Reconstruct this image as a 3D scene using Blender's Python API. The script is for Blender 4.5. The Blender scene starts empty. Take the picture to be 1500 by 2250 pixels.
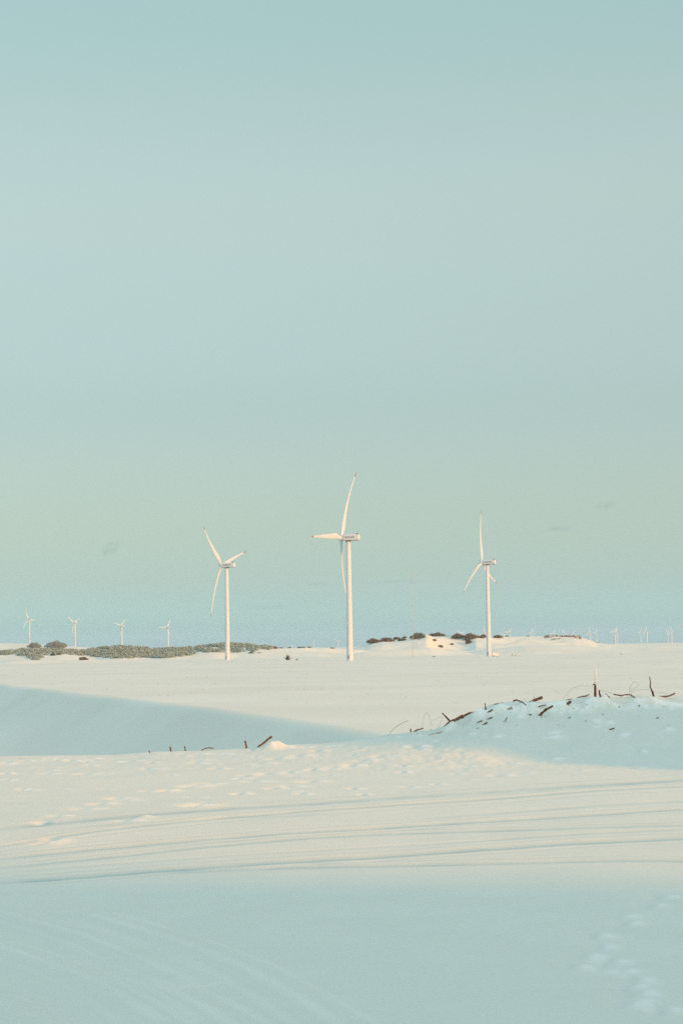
import bpy, bmesh, math, random
import numpy as np
from mathutils import Vector, Matrix, Quaternion

sc = bpy.context.scene
C = sc.collection
rnd = random.Random(7)

# ------------------------------------------------------------------ camera
E = 9.7                      # eye height above the plain
F = 4375.0                   # focal length in pixels of the 1500 x 2250 photograph
PITCH = math.radians(3.87)
ROLL = math.radians(0.8)
fw = Vector((0, math.cos(PITCH), math.sin(PITCH)))
r0 = Vector((1, 0, 0)); u0 = Vector((0, -math.sin(PITCH), math.cos(PITCH)))
rt = math.cos(ROLL) * r0 - math.sin(ROLL) * u0
up = math.cos(ROLL) * u0 + math.sin(ROLL) * r0
cam_d = bpy.data.cameras.new('camera'); cam = bpy.data.objects.new('camera', cam_d); C.objects.link(cam)
m = Matrix.Identity(4)
for i, v in enumerate((rt, up, -fw)):
    for j in range(3): m[j][i] = v[j]
m.translation = Vector((0, 0, E))
cam.matrix_world = m
cam_d.sensor_fit = 'VERTICAL'; cam_d.sensor_height = 36.0; cam_d.sensor_width = 24.0
cam_d.lens = F / 2250 * 36
cam_d.clip_start = 0.1; cam_d.clip_end = 80000
sc.camera = cam

def ray(px, py):
    d = fw + rt * ((px - 750) / F) + up * ((1125 - py) / F)
    return d / d.y
def at(px, py, d):
    return Vector((0, 0, E)) + ray(px, py) * d
def slope_px(px, py):
    return ray(px, py).z

# ------------------------------------------------------------------ sun and sky
SUN_PHI, SUN_EL = math.radians(46), math.radians(13)
S2 = np.array([math.sin(SUN_PHI), -math.cos(SUN_PHI)])        # horizontal, towards the sun
N2 = np.array([math.cos(SUN_PHI), math.sin(SUN_PHI)])
sun_dir = Vector((S2[0] * math.cos(SUN_EL), S2[1] * math.cos(SUN_EL), math.sin(SUN_EL)))
sd = bpy.data.lights.new('sun', 'SUN'); so = bpy.data.objects.new('sun', sd); C.objects.link(so)
so.rotation_mode = 'QUATERNION'; so.rotation_quaternion = sun_dir.to_track_quat('Z', 'Y')
so.location = (0, 0, 60)
sd.energy = 2.15; sd.angle = math.radians(3.4); sd.color = (1.0, .39, .035)

w = bpy.data.worlds.new('World'); sc.world = w; w.use_nodes = True
nt = w.node_tree; nt.nodes.clear()
sky = nt.nodes.new('ShaderNodeTexSky'); sky.sky_type = 'NISHITA'; sky.sun_disc = False
sky.sun_elevation = SUN_EL; sky.sun_rotation = math.atan2(S2[0], S2[1])
sky.altitude = 0; sky.air_density = 1.0; sky.dust_density = 2.0; sky.ozone_density = 1.0
tc = nt.nodes.new('ShaderNodeTexCoord'); sx = nt.nodes.new('ShaderNodeSeparateXYZ')
nt.links.new(tc.outputs['Generated'], sx.inputs[0])
mr = nt.nodes.new('ShaderNodeMapRange'); mr.inputs['From Min'].default_value = 0.0; mr.inputs['From Max'].default_value = 0.5
nt.links.new(sx.outputs['Z'], mr.inputs['Value'])
ramp = nt.nodes.new('ShaderNodeValToRGB')
#SKY_TINT_BEGIN
SKY_TINT = [(0.0, (0.2792, 0.4572, 0.5766)), (0.0139, (0.6571, 0.8547, 0.7804)), (0.0276, (0.6168, 0.7157, 0.7118)), (0.0504, (0.634, 0.6645, 0.6129)), (0.0732, (0.6304, 0.6442, 0.589)), (0.096, (0.627, 0.6403, 0.6022)), (0.1186, (0.5989, 0.6248, 0.5861)), (0.1412, (0.6511, 0.6603, 0.6214)), (0.1636, (0.6714, 0.6738, 0.6158)), (0.1859, (0.6981, 0.7004, 0.6311)), (0.2079, (0.7291, 0.7091, 0.6316)), (0.2297, (0.7336, 0.7286, 0.638)), (0.2512, (0.7223, 0.7195, 0.6423)), (0.2724, (0.6867, 0.7179, 0.6182)), (0.2933, (0.6463, 0.7093, 0.622)), (0.3138, (0.6418, 0.7133, 0.6316)), (0.3732, (0.6418, 0.7133, 0.6316)), (0.42, (1.103, 1.2538, 1.4484)), (0.5, (1.103, 1.2538, 1.4484))]
#SKY_TINT_END
cr = ramp.color_ramp; cr.interpolation = 'B_SPLINE'
while len(cr.elements) > 1: cr.elements.remove(cr.elements[0])
for i, (z, c) in enumerate(SKY_TINT):
    e = cr.elements[0] if i == 0 else cr.elements.new(min(1, z / 0.5))
    e.position = min(1, z / 0.5); e.color = (c[0] / 4, c[1] / 4, c[2] / 4, 1)
nt.links.new(mr.outputs[0], ramp.inputs[0])
mul = nt.nodes.new('ShaderNodeMix'); mul.data_type = 'RGBA'; mul.blend_type = 'MULTIPLY'; mul.inputs['Factor'].default_value = 1.0
even = nt.nodes.new('ShaderNodeMix'); even.data_type = 'RGBA'; even.inputs['Factor'].default_value = .70
even.inputs[7].default_value = (2.2, 2.8, 2.9, 1)      # constant colour that evens the sky out from side to side
nt.links.new(sky.outputs[0], even.inputs[6]); nt.links.new(even.outputs[2], mul.inputs[6]); nt.links.new(ramp.outputs[0], mul.inputs[7])
mul4 = nt.nodes.new('ShaderNodeVectorMath'); mul4.operation = 'SCALE'; mul4.inputs['Scale'].default_value = 4.0
nt.links.new(mul.outputs[2], mul4.inputs[0])
bg = nt.nodes.new('ShaderNodeBackground'); bg.inputs['Strength'].default_value = 0.15
nt.links.new(mul4.outputs[0], bg.inputs['Color'])
wo = nt.nodes.new('ShaderNodeOutputWorld'); nt.links.new(bg.outputs[0], wo.inputs[0])

sc.view_settings.view_transform = 'Standard'
sc.view_settings.look = 'None'
sc.view_settings.exposure = 1.0
sc.view_settings.gamma = 1.0
sc.view_settings.use_curve_mapping = False
try:
    sc.cycles.use_denoising = False; sc.cycles.use_adaptive_sampling = False; sc.cycles.sample_clamp_indirect = 2.0; sc.cycles.sample_clamp_direct = 6.0
    sc.cycles.max_bounces = 6; sc.cycles.diffuse_bounces = 3; sc.cycles.volume_bounces = 1
    sc.cycles.transparent_max_bounces = 16
except Exception: pass

# ------------------------------------------------------------------ materials
def new_mat(name):
    mt = bpy.data.materials.new(name); mt.use_nodes = True
    n = mt.node_tree; b = n.nodes['Principled BSDF']
    return mt, n, b
def noisy(name, c1, c2, scale=3.0, rough=0.8, detail=4.0, bump=0.0, bscale=20.0, stretch=(1, 1, 1), lo=0.35, hi=0.65):
    mt, n, b = new_mat(name)
    tc = n.nodes.new('ShaderNodeTexCoord'); mp = n.nodes.new('ShaderNodeMapping')
    mp.inputs['Scale'].default_value = stretch
    n.links.new(tc.outputs['Object'], mp.inputs[0])
    ns = n.nodes.new('ShaderNodeTexNoise'); ns.inputs['Scale'].default_value = scale; ns.inputs['Detail'].default_value = detail
    n.links.new(mp.outputs[0], ns.inputs['Vector'])
    rp = n.nodes.new('ShaderNodeValToRGB')
    rp.color_ramp.elements[0].position = lo; rp.color_ramp.elements[0].color = (*c1, 1)
    rp.color_ramp.elements[1].position = hi; rp.color_ramp.elements[1].color = (*c2, 1)
    n.links.new(ns.outputs['Fac'], rp.inputs[0]); n.links.new(rp.outputs[0], b.inputs['Base Color'])
    b.inputs['Roughness'].default_value = rough
    if 'Specular IOR Level' in b.inputs: b.inputs['Specular IOR Level'].default_value = 0.2
    if bump:
        n2 = n.nodes.new('ShaderNodeTexNoise'); n2.inputs['Scale'].default_value = bscale; n2.inputs['Detail'].default_value = 5
        n.links.new(mp.outputs[0], n2.inputs['Vector'])
        bp = n.nodes.new('ShaderNodeBump'); bp.inputs['Strength'].default_value = bump; bp.inputs['Distance'].default_value = 0.05
        n.links.new(n2.outputs['Fac'], bp.inputs['Height']); n.links.new(bp.outputs[0], b.inputs['Normal'])
    return mt

M = {}
M['paint'] = noisy('turbine_paint', (.50, .57, .62), (.54, .61, .66), .25, .55, stretch=(1, 1, .15))
M['tip'] = noisy('red_tip_paint', (.26, .075, .035), (.34, .10, .05), 1.0, .6)
M['trim'] = noisy('dark_trim', (.10, .075, .06), (.15, .115, .09), 1.0, .7)
M['seam'] = noisy('grey_seam', (.17, .18, .18), (.22, .23, .23), 1.0, .7)
M['letter'] = noisy('grey_lettering', (.12, .16, .17), (.16, .20, .21), 1.0, .6)
M['door'] = noisy('blue_grey_door', (.16, .24, .28), (.20, .28, .32), 1.0, .6)
M['wood'] = noisy('dark_driftwood', (.105, .040, .018), (.25, .115, .06), 6.0, .9, bump=.6, bscale=30, stretch=(1, 1, 1))
M['wood_pale'] = noisy('pale_driftwood', (.34, .24, .17), (.52, .40, .30), 5.0, .9, bump=.5, bscale=30)
M['post_white'] = noisy('weathered_white_paint', (.66, .62, .55), (.80, .76, .69), 4.0, .8, stretch=(1, 1, .3))
M['wire'] = noisy('rusty_wire', (.22, .17, .13), (.38, .31, .25), 9.0, .8)
M['stalk'] = noisy('dry_stalk', (.34, .20, .12), (.46, .30, .18), 5.0, .8)
M['leaf'] = noisy('dune_scrub_leaves', (.09, .085, .045), (.22, .195, .12), .45, .85, lo=.3, hi=.7)
M['leaf_brown'] = noisy('dry_scrub_leaves', (.095, .066, .034), (.24, .165, .09), .5, .85, lo=.3, hi=.7)
M['leaf_grey'] = noisy('grey_scrub_leaves', (.09, .095, .07), (.17, .165, .12), .4, .85, lo=.3, hi=.7)
M['rock'] = noisy('brown_rock', (.10, .062, .042), (.26, .20, .16), .6, .9, bump=.4, bscale=4)
M['rock_pale'] = noisy('pale_rock', (.25, .25, .24), (.42, .42, .40), .6, .9, bump=.4, bscale=4)
M['mast_red'] = noisy('mast_red_paint', (.50, .30, .22), (.58, .36, .27), 1.0, .6)
M['mast_white'] = noisy('mast_white_paint', (.48, .50, .50), (.58, .60, .60), 1.0, .6)
M['cabin'] = noisy('white_cabin_paint', (.60, .64, .65), (.68, .72, .73), .8, .6)
M['car'] = noisy('white_car_paint', (.60, .64, .65), (.66, .70, .71), .8, .35)
M['glass'] = noisy('dark_glass', (.02, .025, .03), (.03, .035, .04), .8, .15)
M['tyre'] = noisy('tyre_rubber', (.02, .02, .02), (.035, .033, .03), 2.0, .9)

M['leaf_pale'] = noisy('pale_scrub_leaves', (.23, .30, .265), (.345, .42, .38), .4, .85, lo=.3, hi=.7)
M['leaf_hazed'] = noisy('haze_tinted_scrub_leaves', (.20, .23, .205), (.31, .335, .30), .4, .85, lo=.3, hi=.7)  # distance haze put into the leaf colour of the far bushes
def sand_material():
    mt, n, b = new_mat('dune_sand')
    L = n.links.new
    geo = n.nodes.new('ShaderNodeNewGeometry')
    def noise(scale, detail, rough=.5, src=None):
        t = n.nodes.new('ShaderNodeTexNoise'); t.inputs['Scale'].default_value = scale
        t.inputs['Detail'].default_value = detail; t.inputs['Roughness'].default_value = rough
        L(src or geo.outputs['Position'], t.inputs['Vector']); return t
    big = noise(.018, 5); mid = noise(.9, 6, .6); fine = noise(46, 5, .8)
    def mix(f, a, bcol, fac=None):
        x = n.nodes.new('ShaderNodeMix'); x.data_type = 'RGBA'
        if isinstance(a, tuple): x.inputs[6].default_value = (*a, 1)
        else: L(a, x.inputs[6])
        if isinstance(bcol, tuple): x.inputs[7].default_value = (*bcol, 1)
        else: L(bcol, x.inputs[7])
        L(f, x.inputs['Factor']); return x.outputs[2]
    def rng(o, a, b_):
        r = n.nodes.new('ShaderNodeMapRange'); r.inputs['From Min'].default_value = a; r.inputs['From Max'].default_value = b_
        L(o, r.inputs['Value']); return r.outputs[0]
    c = mix(rng(big.outputs['Fac'], .35, .65), SAND_A, SAND_B)
    g = n.nodes.new('ShaderNodeMix'); g.data_type = 'RGBA'; g.blend_type = 'MULTIPLY'
    L(rng(mid.outputs['Fac'], .3, .7), g.inputs['Factor']); L(c, g.inputs[6]); g.inputs[7].default_value = (.965, .965, .965, 1)
    h = n.nodes.new('ShaderNodeMix'); h.data_type = 'RGBA'; h.blend_type = 'MULTIPLY'
    L(rng(fine.outputs['Fac'], .25, .75), h.inputs['Factor']); L(g.outputs[2], h.inputs[6]); h.inputs[7].default_value = (.86, .86, .86, 1)
    # shade of the wheel ruts, painted in as darker, bluer sand
    an = n.nodes.new('ShaderNodeAttribute'); an.attribute_name = 'shade_pale_tint'
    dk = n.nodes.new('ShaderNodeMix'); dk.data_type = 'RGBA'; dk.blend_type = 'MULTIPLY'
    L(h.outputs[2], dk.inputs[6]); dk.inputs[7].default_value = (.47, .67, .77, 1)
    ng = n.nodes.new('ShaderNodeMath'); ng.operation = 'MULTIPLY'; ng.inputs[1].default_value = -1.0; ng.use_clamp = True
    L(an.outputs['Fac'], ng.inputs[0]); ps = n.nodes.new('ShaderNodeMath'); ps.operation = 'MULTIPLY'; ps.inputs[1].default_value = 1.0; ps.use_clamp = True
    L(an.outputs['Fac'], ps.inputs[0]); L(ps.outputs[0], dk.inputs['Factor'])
    # negative values turn the sand paler at prints, clods and near ridges
    dr = n.nodes.new('ShaderNodeMix'); dr.data_type = 'RGBA'; L(ng.outputs[0], dr.inputs['Factor']); L(dk.outputs[2], dr.inputs[6]); dr.inputs[7].default_value = (.93, .86, .72, 1)
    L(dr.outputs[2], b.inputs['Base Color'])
    b.inputs['Roughness'].default_value = 1.0
    b.inputs['Specular IOR Level'].default_value = 0.05
    # fine grain and small wind ripples as real relief of the surface
    mp = n.nodes.new('ShaderNodeMapping'); mp.inputs['Rotation'].default_value = (0, 0, math.radians(24)); mp.inputs['Scale'].default_value = (.35, 1.0, 1.0)
    L(geo.outputs['Position'], mp.inputs[0])
    rip = noise(5.5, 3, .55, mp.outputs[0]); grain = noise(20, 5, .75)
    add = n.nodes.new('ShaderNodeMath'); add.operation = 'MULTIPLY_ADD'; add.inputs[1].default_value = .8
    L(grain.outputs['Fac'], add.inputs[0]); L(rip.outputs['Fac'], add.inputs[2])
    bp = n.nodes.new('ShaderNodeBump'); bp.inputs['Strength'].default_value = .7; bp.inputs['Distance'].default_value = .014
    L(add.outputs[0], bp.inputs['Height']); L(bp.outputs[0], b.inputs['Normal'])
    return mt
SAND_A, SAND_B = (.73, .685, .535), (.78, .735, .58)
M['sand'] = sand_material()

# ------------------------------------------------------------------ numpy noise
_rs = np.random.RandomState(11)
_perm = _rs.permutation(4096)
_grad = _rs.rand(4096) * 2 * np.pi
_gx, _gy = np.cos(_grad), np.sin(_grad)
def pnoise(x, y):
    xi = np.floor(x).astype(np.int64); yi = np.floor(y).astype(np.int64)
    xf = x - xi; yf = y - yi
    u = xf * xf * xf * (xf * (xf * 6 - 15) + 10); v = yf * yf * yf * (yf * (yf * 6 - 15) + 10)
    def g(ix, iy, dx, dy):
        k = _perm[(_perm[ix & 4095] + iy) & 4095]
        return _gx[k] * dx + _gy[k] * dy
    a = g(xi, yi, xf, yf); b = g(xi + 1, yi, xf - 1, yf)
    c = g(xi, yi + 1, xf, yf - 1); d = g(xi + 1, yi + 1, xf - 1, yf - 1)
    return (a + u * (b - a)) + v * ((c + u * (d - c)) - (a + u * (b - a)))
def sm(x, a, b):
    t = np.clip((x - a) / (b - a), 0, 1); return t * t * (3 - 2 * t)
def gauss(x, s): return np.exp(-(x / s) ** 2)

# ------------------------------------------------------------------ terrain
def interp_px(pts):
    xs = np.array([p[0] for p in pts], float); ys = np.array([p[1] for p in pts], float)
    return xs, ys
def angle_of(px): return (px - 750) / F            # x / y to a good approximation
def prof(pts):
    """pixel silhouette -> arrays of x/y ratio and dz/dy slope"""
    A = []; Z = []
    for px, py in pts:
        r = ray(px, py); A.append(r.x); Z.append(r.z)
    return np.array(A), np.array(Z)
FG = E - 3.0                                       # level of the near sand
RIDGE_D = 58.0
ridge = prof([(-500, 1670), (-100, 1664), (0, 1662), (120, 1660), (250, 1659), (340, 1652), (430, 1650), (520, 1646), (560, 1643), (600, 1639),
              (650, 1636), (700, 1634), (750, 1630), (800, 1624), (850, 1614), (900, 1609), (950, 1604), (1000, 1585), (1040, 1564), (1080, 1547),
              (1120, 1542), (1160, 1539), (1200, 1543), (1240, 1538), (1290, 1530), (1330, 1532), (1370, 1532), (1410, 1526), (1440, 1527), (1470, 1533), (1500, 1533),
              (1600, 1520), (1900, 1480)])
crest_pts = [(-300, 1478), (0, 1504), (227, 1530), (453, 1556), (680, 1590), (793, 1609), (870, 1622)]
_cy = []; _cx = []
for px, py in crest_pts:
    r = ray(px, py); d = E / -r.z; _cy.append(d); _cx.append(r.x * d)
_o = np.argsort(_cy); CY = np.array(_cy)[_o]; CX = np.array(_cx)[_o]
CY = np.concatenate([[60, 150], CY, [CY[-1] * 1.6]]); CX = np.concatenate([[22, 13], CX, [CX[-1] * 2.2]])
far_left_strip = prof([(-900, 1404), (-300, 1408), (0, 1413), (60, 1414), (120, 1418), (200, 1423), (300, 1425), (420, 1425), (500, 1424), (700, 1424), (800, 1421), (2500, 1402)])
scrub_top = prof([(-600, 1434), (-200, 1431), (0, 1430), (60, 1425), (130, 1425), (185, 1428), (230, 1421), (270, 1418), (310, 1421), (340, 1425), (370, 1423),
                  (420, 1421), (470, 1414), (505, 1412), (550, 1414), (590, 1419), (620, 1423), (660, 1426), (720, 1430), (900, 1440)])
face_top = prof([(480, 1444), (540, 1440), (581, 1436), (590, 1425), (640, 1424), (700, 1423), (750, 1425), (770, 1427), (830, 1432), (900, 1440), (960, 1445)])
right_top = prof([(700, 1432), (740, 1428), (770, 1427), (800, 1420), (815, 1414), (840, 1409), (880, 1405), (905, 1402), (925, 1399), (937, 1394), (950, 1398), (990, 1398),
                  (1030, 1397), (1060, 1398), (1100, 1399), (1180, 1398), (1220, 1398), (1260, 1399), (1280, 1402), (1295, 1407), (1310, 1413), (1340, 1418), (1500, 1422)])

def to_fg(px, py):
    r = ray(px, py); d = 3.0 / -r.z
    return r.x * d, d
RUTS = []
def rut(pts, depth, wid, berm=.6):
    P = np.array([to_fg(*p) for p in pts]); o = np.argsort(P[:, 0]); P = P[o]
    k = np.polyfit(P[:, 0], P[:, 1], min(4, len(P) - 1))
    RUTS.append((k, P[0, 0], P[-1, 0], depth, wid, berm))
rut([(-60, 1828), (0, 1824), (100, 1818), (180, 1806), (350, 1790), (500, 1778), (750, 1761), (1000, 1743), (1250, 1729), (1560, 1711)], .045, .40)
rut([(-60, 1868), (0, 1861), (150, 1842), (350, 1812), (500, 1796), (750, 1776), (870, 1769), (1000, 1757), (1250, 1741), (1560, 1728)], .055, .22)
rut([(-60, 1891), (0, 1885), (150, 1870), (300, 1856), (500, 1838), (750, 1824), (900, 1812), (1050, 1801), (1250, 1792), (1560, 1776)], .060, .26)
rut([(-60, 1906), (0, 1900), (200, 1880), (350, 1870), (560, 1850), (750, 1833), (1000, 1822), (1250, 1818), (1560, 1813)], .036, .22)
rut([(-60, 1936), (0, 1931), (200, 1916), (350, 1905), (500, 1897), (750, 1882), (1000, 1866), (1150, 1857), (1300, 1850), (1560, 1842)], .060, .26)
rut([(300, 1915), (500, 1906), (750, 1900), (1000, 1895), (1200, 1893), (1560, 1896)], .045, .20)
rut([(880, 1858), (1000, 1847), (1100, 1840), (1250, 1832), (1400, 1826), (1560, 1822)], .018, .3)
rut([(880, 1800), (1000, 1791), (1250, 1774), (1560, 1758)], .018, .3)
rut([(100, 1830), (300, 1812), (500, 1800), (700, 1788)], .018, .3)
_base = list(RUTS)
for (k, xa, xb, dep, wid, berm), offs in zip(_base[:6], ((-.55, 1.2), (.62, -1.1), (.7, -.6), (.5,), (.75, -.7, 1.5), (.6,))):
    for of in offs:
        k2 = k.copy(); k2[-1] += of * .9; k2[-2] += .018 * of
        RUTS.append((k2, xa, xb, .022, .10, .5))
RUTS = [(k, xa, xb, dep, wid * (1.0 if dep > .03 else .8), berm) for (k, xa, xb, dep, wid, berm) in RUTS]
RIDGES_NEAR = []
for pts in ([(200, 2008), (300, 2040), (400, 2070), (533, 2125), (650, 2190), (760, 2262)], [(-30, 2068), (0, 2080), (150, 2130), (250, 2170), (350, 2238)],
            [(330, 2150), (450, 2210), (520, 2255)], [(-20, 2195), (60, 2240)], [(0, 2000), (200, 2060), (420, 2150)]):
    P = np.array([to_fg(*p) for p in pts]); RIDGES_NEAR.append(P)
PRINTS = [(188, 1782), (225, 1770), (262, 1756), (130, 1799), (100, 1812), (415, 1728), (436, 1726), (466, 1721), (545, 1703), (592, 1700), (640, 1697), (690, 1693),
          (738, 1690), (776, 1686), (800, 1679), (840, 1674), (918, 1662), (945, 1657), (976, 1650), (1026, 1645), (430, 1775), (450, 1771), (362, 1739), (375, 1737),
          (606, 1731), (640, 1726), (688, 1716), (560, 1716), (280, 1809), (302, 1801), (120, 1849), (95, 1855), (530, 1744), (1207, 1674), (1460, 1652), (1360, 1656),
          (1030, 1640), (700, 1660), (660, 1668), (610, 1672), (575, 1681), (860, 1648), (1090, 1632), (20, 1676), (60, 1671), (130, 1668), (160, 1670), (210, 1667), (240, 1664), (290, 1672),
          (15, 1700), (190, 1702), (340, 1690), (480, 1690), (1150, 1620), (1240, 1628), (1270, 1640), (1330, 1637), (1420, 1640), (1300, 1622), (1100, 1606), (1180, 1604)]
PRINTS_NEAR = [(1452, 1978), (1432, 1998), (1365, 2022), (1375, 2038), (1308, 2063), (1317, 2086), (1285, 2106), (1262, 2127), (1340, 2120), (1322, 2136), (1362, 2140),
               (1398, 2160), (1378, 2174), (1397, 2190), (1380, 2207), (1456, 2226)]
_pr = np.random.RandomState(5)
PR = []
for p in PRINTS:
    x, d = to_fg(*p)
    PR.append((x, min(d, 57), .040 + .045 * _pr.rand(), .12 + .08 * _pr.rand(), .18 + .10 * _pr.rand()))
for i in range(110):
    px = 1500 * _pr.rand(); py = np.interp(px, [0, 800, 1000, 1500], [1668, 1640, 1610, 1590]) + 110 * _pr.rand() ** 1.7
    x, d = to_fg(px, py)
    PR.append((x, min(d, 57), .018 + .035 * _pr.rand(), .08 + .09 * _pr.rand(), .12 + .14 * _pr.rand()))
for p in PRINTS_NEAR:
    x, d = to_fg(*p)
    PR.append((x, d, .034 + .022 * _pr.rand(), .085 + .03 * _pr.rand(), .19 + .08 * _pr.rand()))
KNOB = (at(598, 1640, 57.2).x, 57.2)
CLODS = [(1100, 1590, .10, .35), (1150, 1583, .14, .4), (1175, 1592, .12, .35), (1240, 1575, .12, .5), (1210, 1600, .1, .4), (1330, 1590, .10, .45), (1335, 1604, .12, .3), (1285, 1612, .1, .35),
         (1410, 1596, .10, .4), (1120, 1612, .09, .5), (1060, 1608, .09, .5), (990, 1612, .10, .5), (1220, 1622, .1, .35), (1180, 1606, .09, .5), (1300, 1556, .10, .4)]
CL = []
for i in range(26):
    px = 960 + 540 * _pr.rand(); CLODS.append((px, np.interp(px, [960, 1080, 1500], [1606, 1566, 1552]) + 60 * _pr.rand(), .03 + .06 * _pr.rand(), .18 + .3 * _pr.rand()))
for px, py, h, s in CLODS:
    # on the ramp of the mound
    r = ray(px, py); d = 2.55 / -r.z
    CL.append((r.x * min(d, 57.2), min(d, 57.2), h, s))

D1H = 9.8
def H(x, y, shade_pale_tint=None):
    x = np.asarray(x, float); y = np.asarray(y, float)
    shp = x.shape; x = x.ravel(); y = y.ravel()
    z = np.zeros_like(x)
    d = np.maximum(y, 1.0)
    a = np.where(y > 1, x / d, np.sign(x) * 9)
    rad = np.hypot(x, y)
    # ---- the plain
    plain = .22 * pnoise(x / 95 + 3, y / 120) + .10 * pnoise(x / 27, y / 38 + 9)
    plain += .9 * gauss(y - 1230, 190) * gauss(x, 500)
    big = 3.5 * pnoise(x / 900 + 1.7, y / 1100 + .3) * sm(rad, 2600, 6000)
    plain = plain + big
    # low spoil banks round the tower feet
    k = sm(y, 1330, 1420) * (1 - sm(y, 1800, 1950))
    bn = pnoise(x / 45 + 20, y / 160)
    plain += k * (.55 * np.maximum(0, bn) ** 1.3 + .25 * np.abs(pnoise(x / 14, y / 40)))
    # slip face that falls into the shaded hollow on the left
    cx = np.interp(y, CY, CX)
    s = (cx - x) * .96 + 1.2 * pnoise(x / 30, y / 60)
    R_ = 2.2
    drop = np.where(s < -R_, 0, np.where(s < R_, (s + R_) ** 2 / (4 * R_), s)) * math.tan(math.radians(31))
    dmax = 21.0
    drop = dmax * (1 - np.exp(-drop / dmax * 1.12)) * (1 - sm(s, 90, 190)) * sm(y, 60, 150) * (1 - sm(y, 700, 950))
    plain = plain - drop
    # ---- far relief
    far = np.zeros_like(x)
    ok = y > 300
    def crest(profile, d0, d1, d2, less=0.0, base=0.0):
        A, Z = profile
        zt = E + np.interp(a, A, Z) * d1 - less
        f = np.where(d < d1, sm(d, d0, d1), 1 - sm(d, d1, d2))
        return np.where(ok, np.maximum(zt - base, 0) * f, 0)
    wob = 40 * pnoise(a * 60, 3.3 + 0 * a)
    far = np.maximum(far, crest(far_left_strip, 2900 + wob, 3500 + wob, 4600))
    tex = 1.2 * pnoise(x / 28, y / 60) + .5 * pnoise(x / 9, y / 20)
    fs = crest(scrub_top, 1790 + wob, 1900, 2050, less=1.9)
    far = np.maximum(far, fs)
    fc = crest(face_top, 1872, 1915 + 20 * pnoise(a * 90, 0 * a), 2150)
    far = np.maximum(far, fc)
    rc = crest(right_top, 1900 + 2 * wob, 2200, 2500)
    # a wind-scooped bowl right of the bright spur
    ab = (a - angle_of(990)) / (50 / F)
    bowl = np.where((ab > -1) & (ab < 1), np.cos(ab * math.pi / 2) ** 1.0, 0) * sm(d, 2010, 2110) * (1 - sm(d, 2140, 2195))
    rc = rc - 8.0 * bowl * (rc > 0) + tex * .6 * sm(rc, 1, 5) * sm(d, 2000, 2100) * (1 - sm(d, 2190, 2230))
    spur = gauss((a - angle_of(925)) / (20 / F), 1.0) * sm(d, 1950, 2020) * (1 - sm(d, 2020, 2200))
    rc = rc + 1.8 * spur
    am = sm(rc, 2, 8) * sm(d, 1990, 2080) * (1 - sm(d, 2150, 2215))
    rc = rc + am * (2.6 * (1 - 2.2 * np.abs(pnoise((x + .25 * (y - 2100)) / 62 + 5, y / 150))) - 1.2)
    pxv = a * F + 750
    sl = (pxv - (1062 + (d - 2040) * 1.1)) / F * d
    rc = rc - sm(rc, 2, 6) * 7.0 * (1 - sm(sl, -6, 6)) * sm(sl, -130, -25) * sm(d, 2000, 2050) * (1 - sm(d, 2150, 2200))
    sl2 = (pxv - (1180 + (d - 2010) * .6)) / F * d
    rc = rc - sm(rc, 2, 5) * 3.2 * (1 - sm(sl2, -4, 4)) * sm(sl2, -110, -20) * sm(d, 1960, 2000) * (1 - sm(d, 2060, 2110))
    far = np.maximum(far, rc)
    # low bright bank in front of the right dune, and soft swells
    lb = prof([(760, 1441), (800, 1433), (860, 1428), (945, 1423), (990, 1430), (1050, 1438)])
    far = np.maximum(far, crest(lb, 1830, 1880, 1990))
    sw = prof([(1000, 1441), (1060, 1428), (1150, 1419), (1260, 1418), (1340, 1425), (1420, 1424), (1500, 1424), (1700, 1424), (1900, 1430)])
    far = np.maximum(far, crest(sw, 1780 + wob, 1990 + wob, 2300))
    bk_ = prof([(-60, 1460), (0, 1457), (20, 1454), (60, 1451), (200, 1450.5), (300, 1452), (360, 1456)])
    far = np.maximum(far, crest(bk_, 1478, 1502, 1640))
    # rise under the far row of turbines on the left
    far = np.maximum(far, np.where(ok, 19 * gauss(a - angle_of(40), .03) * gauss(d - 7200, 1200), 0))
    z = plain + far + .12 * tex * sm(far, .5, 3)
    # ---- the near dune
    A, Z = ridge
    zc = E + np.interp(a, A, Z) * RIDGE_D
    lump = .035 * pnoise(x / 1.3, y / 1.9) + .02 * pnoise(x / .45 + 4, y / .7)
    tr = sm(d, 40, 47) * (1 - sm(d, 57, 58.5)) * (np.abs(a) < .35)
    lump = lump + tr * (-.03 + .035 * pnoise(x / .8 + 7, y / 1.1) + .040 * np.abs(pnoise(x / .4, y / .6)) + .02 * pnoise(x / .16, y / .22))
    fg = FG + .10 * pnoise(x / 9 + 2, y / 12) + .02 * pnoise(x / 2.1, y / 2.6)
    # rise to the crest on a ramp
    start = 46 + 4 * sm(a, angle_of(850), angle_of(1150))
    t = np.clip((d - start) / (RIDGE_D - start), 0, 1)
    f = t ** 1.6
    near = fg * (1 - f) + zc * f + lump * (.35 + .65 * sm(a, angle_of(600), angle_of(1000))) * sm(d, 44, 52) * (1 - .7 * sm(d, 57, 58))
    # unseen dunes added to the right, shaped to shade parts of the near sand
    u = x * S2[0] + y * S2[1]; v = x * N2[0] + y * N2[1]
    d2 = np.clip(9.9 - .47 * (v - 16.4) - 6 * sm(v, 24, 34), 0, 10.4) * sm(u, -2, 20) * (1 - sm(u, 40, 80)) * sm(v, -70, -25)
    d1 = np.clip(D1H - .38 * (v - 43), 6.8, D1H + .6) * sm(u, -27, -5) * sm(v, 35.5, 43.5) * (1 - sm(v, 80, 110)) * (1 - sm(u, 20, 60))
    near = near + np.where(rad < 200, d2 + d1, 0) + .9 * gauss(rad, 7)
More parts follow.
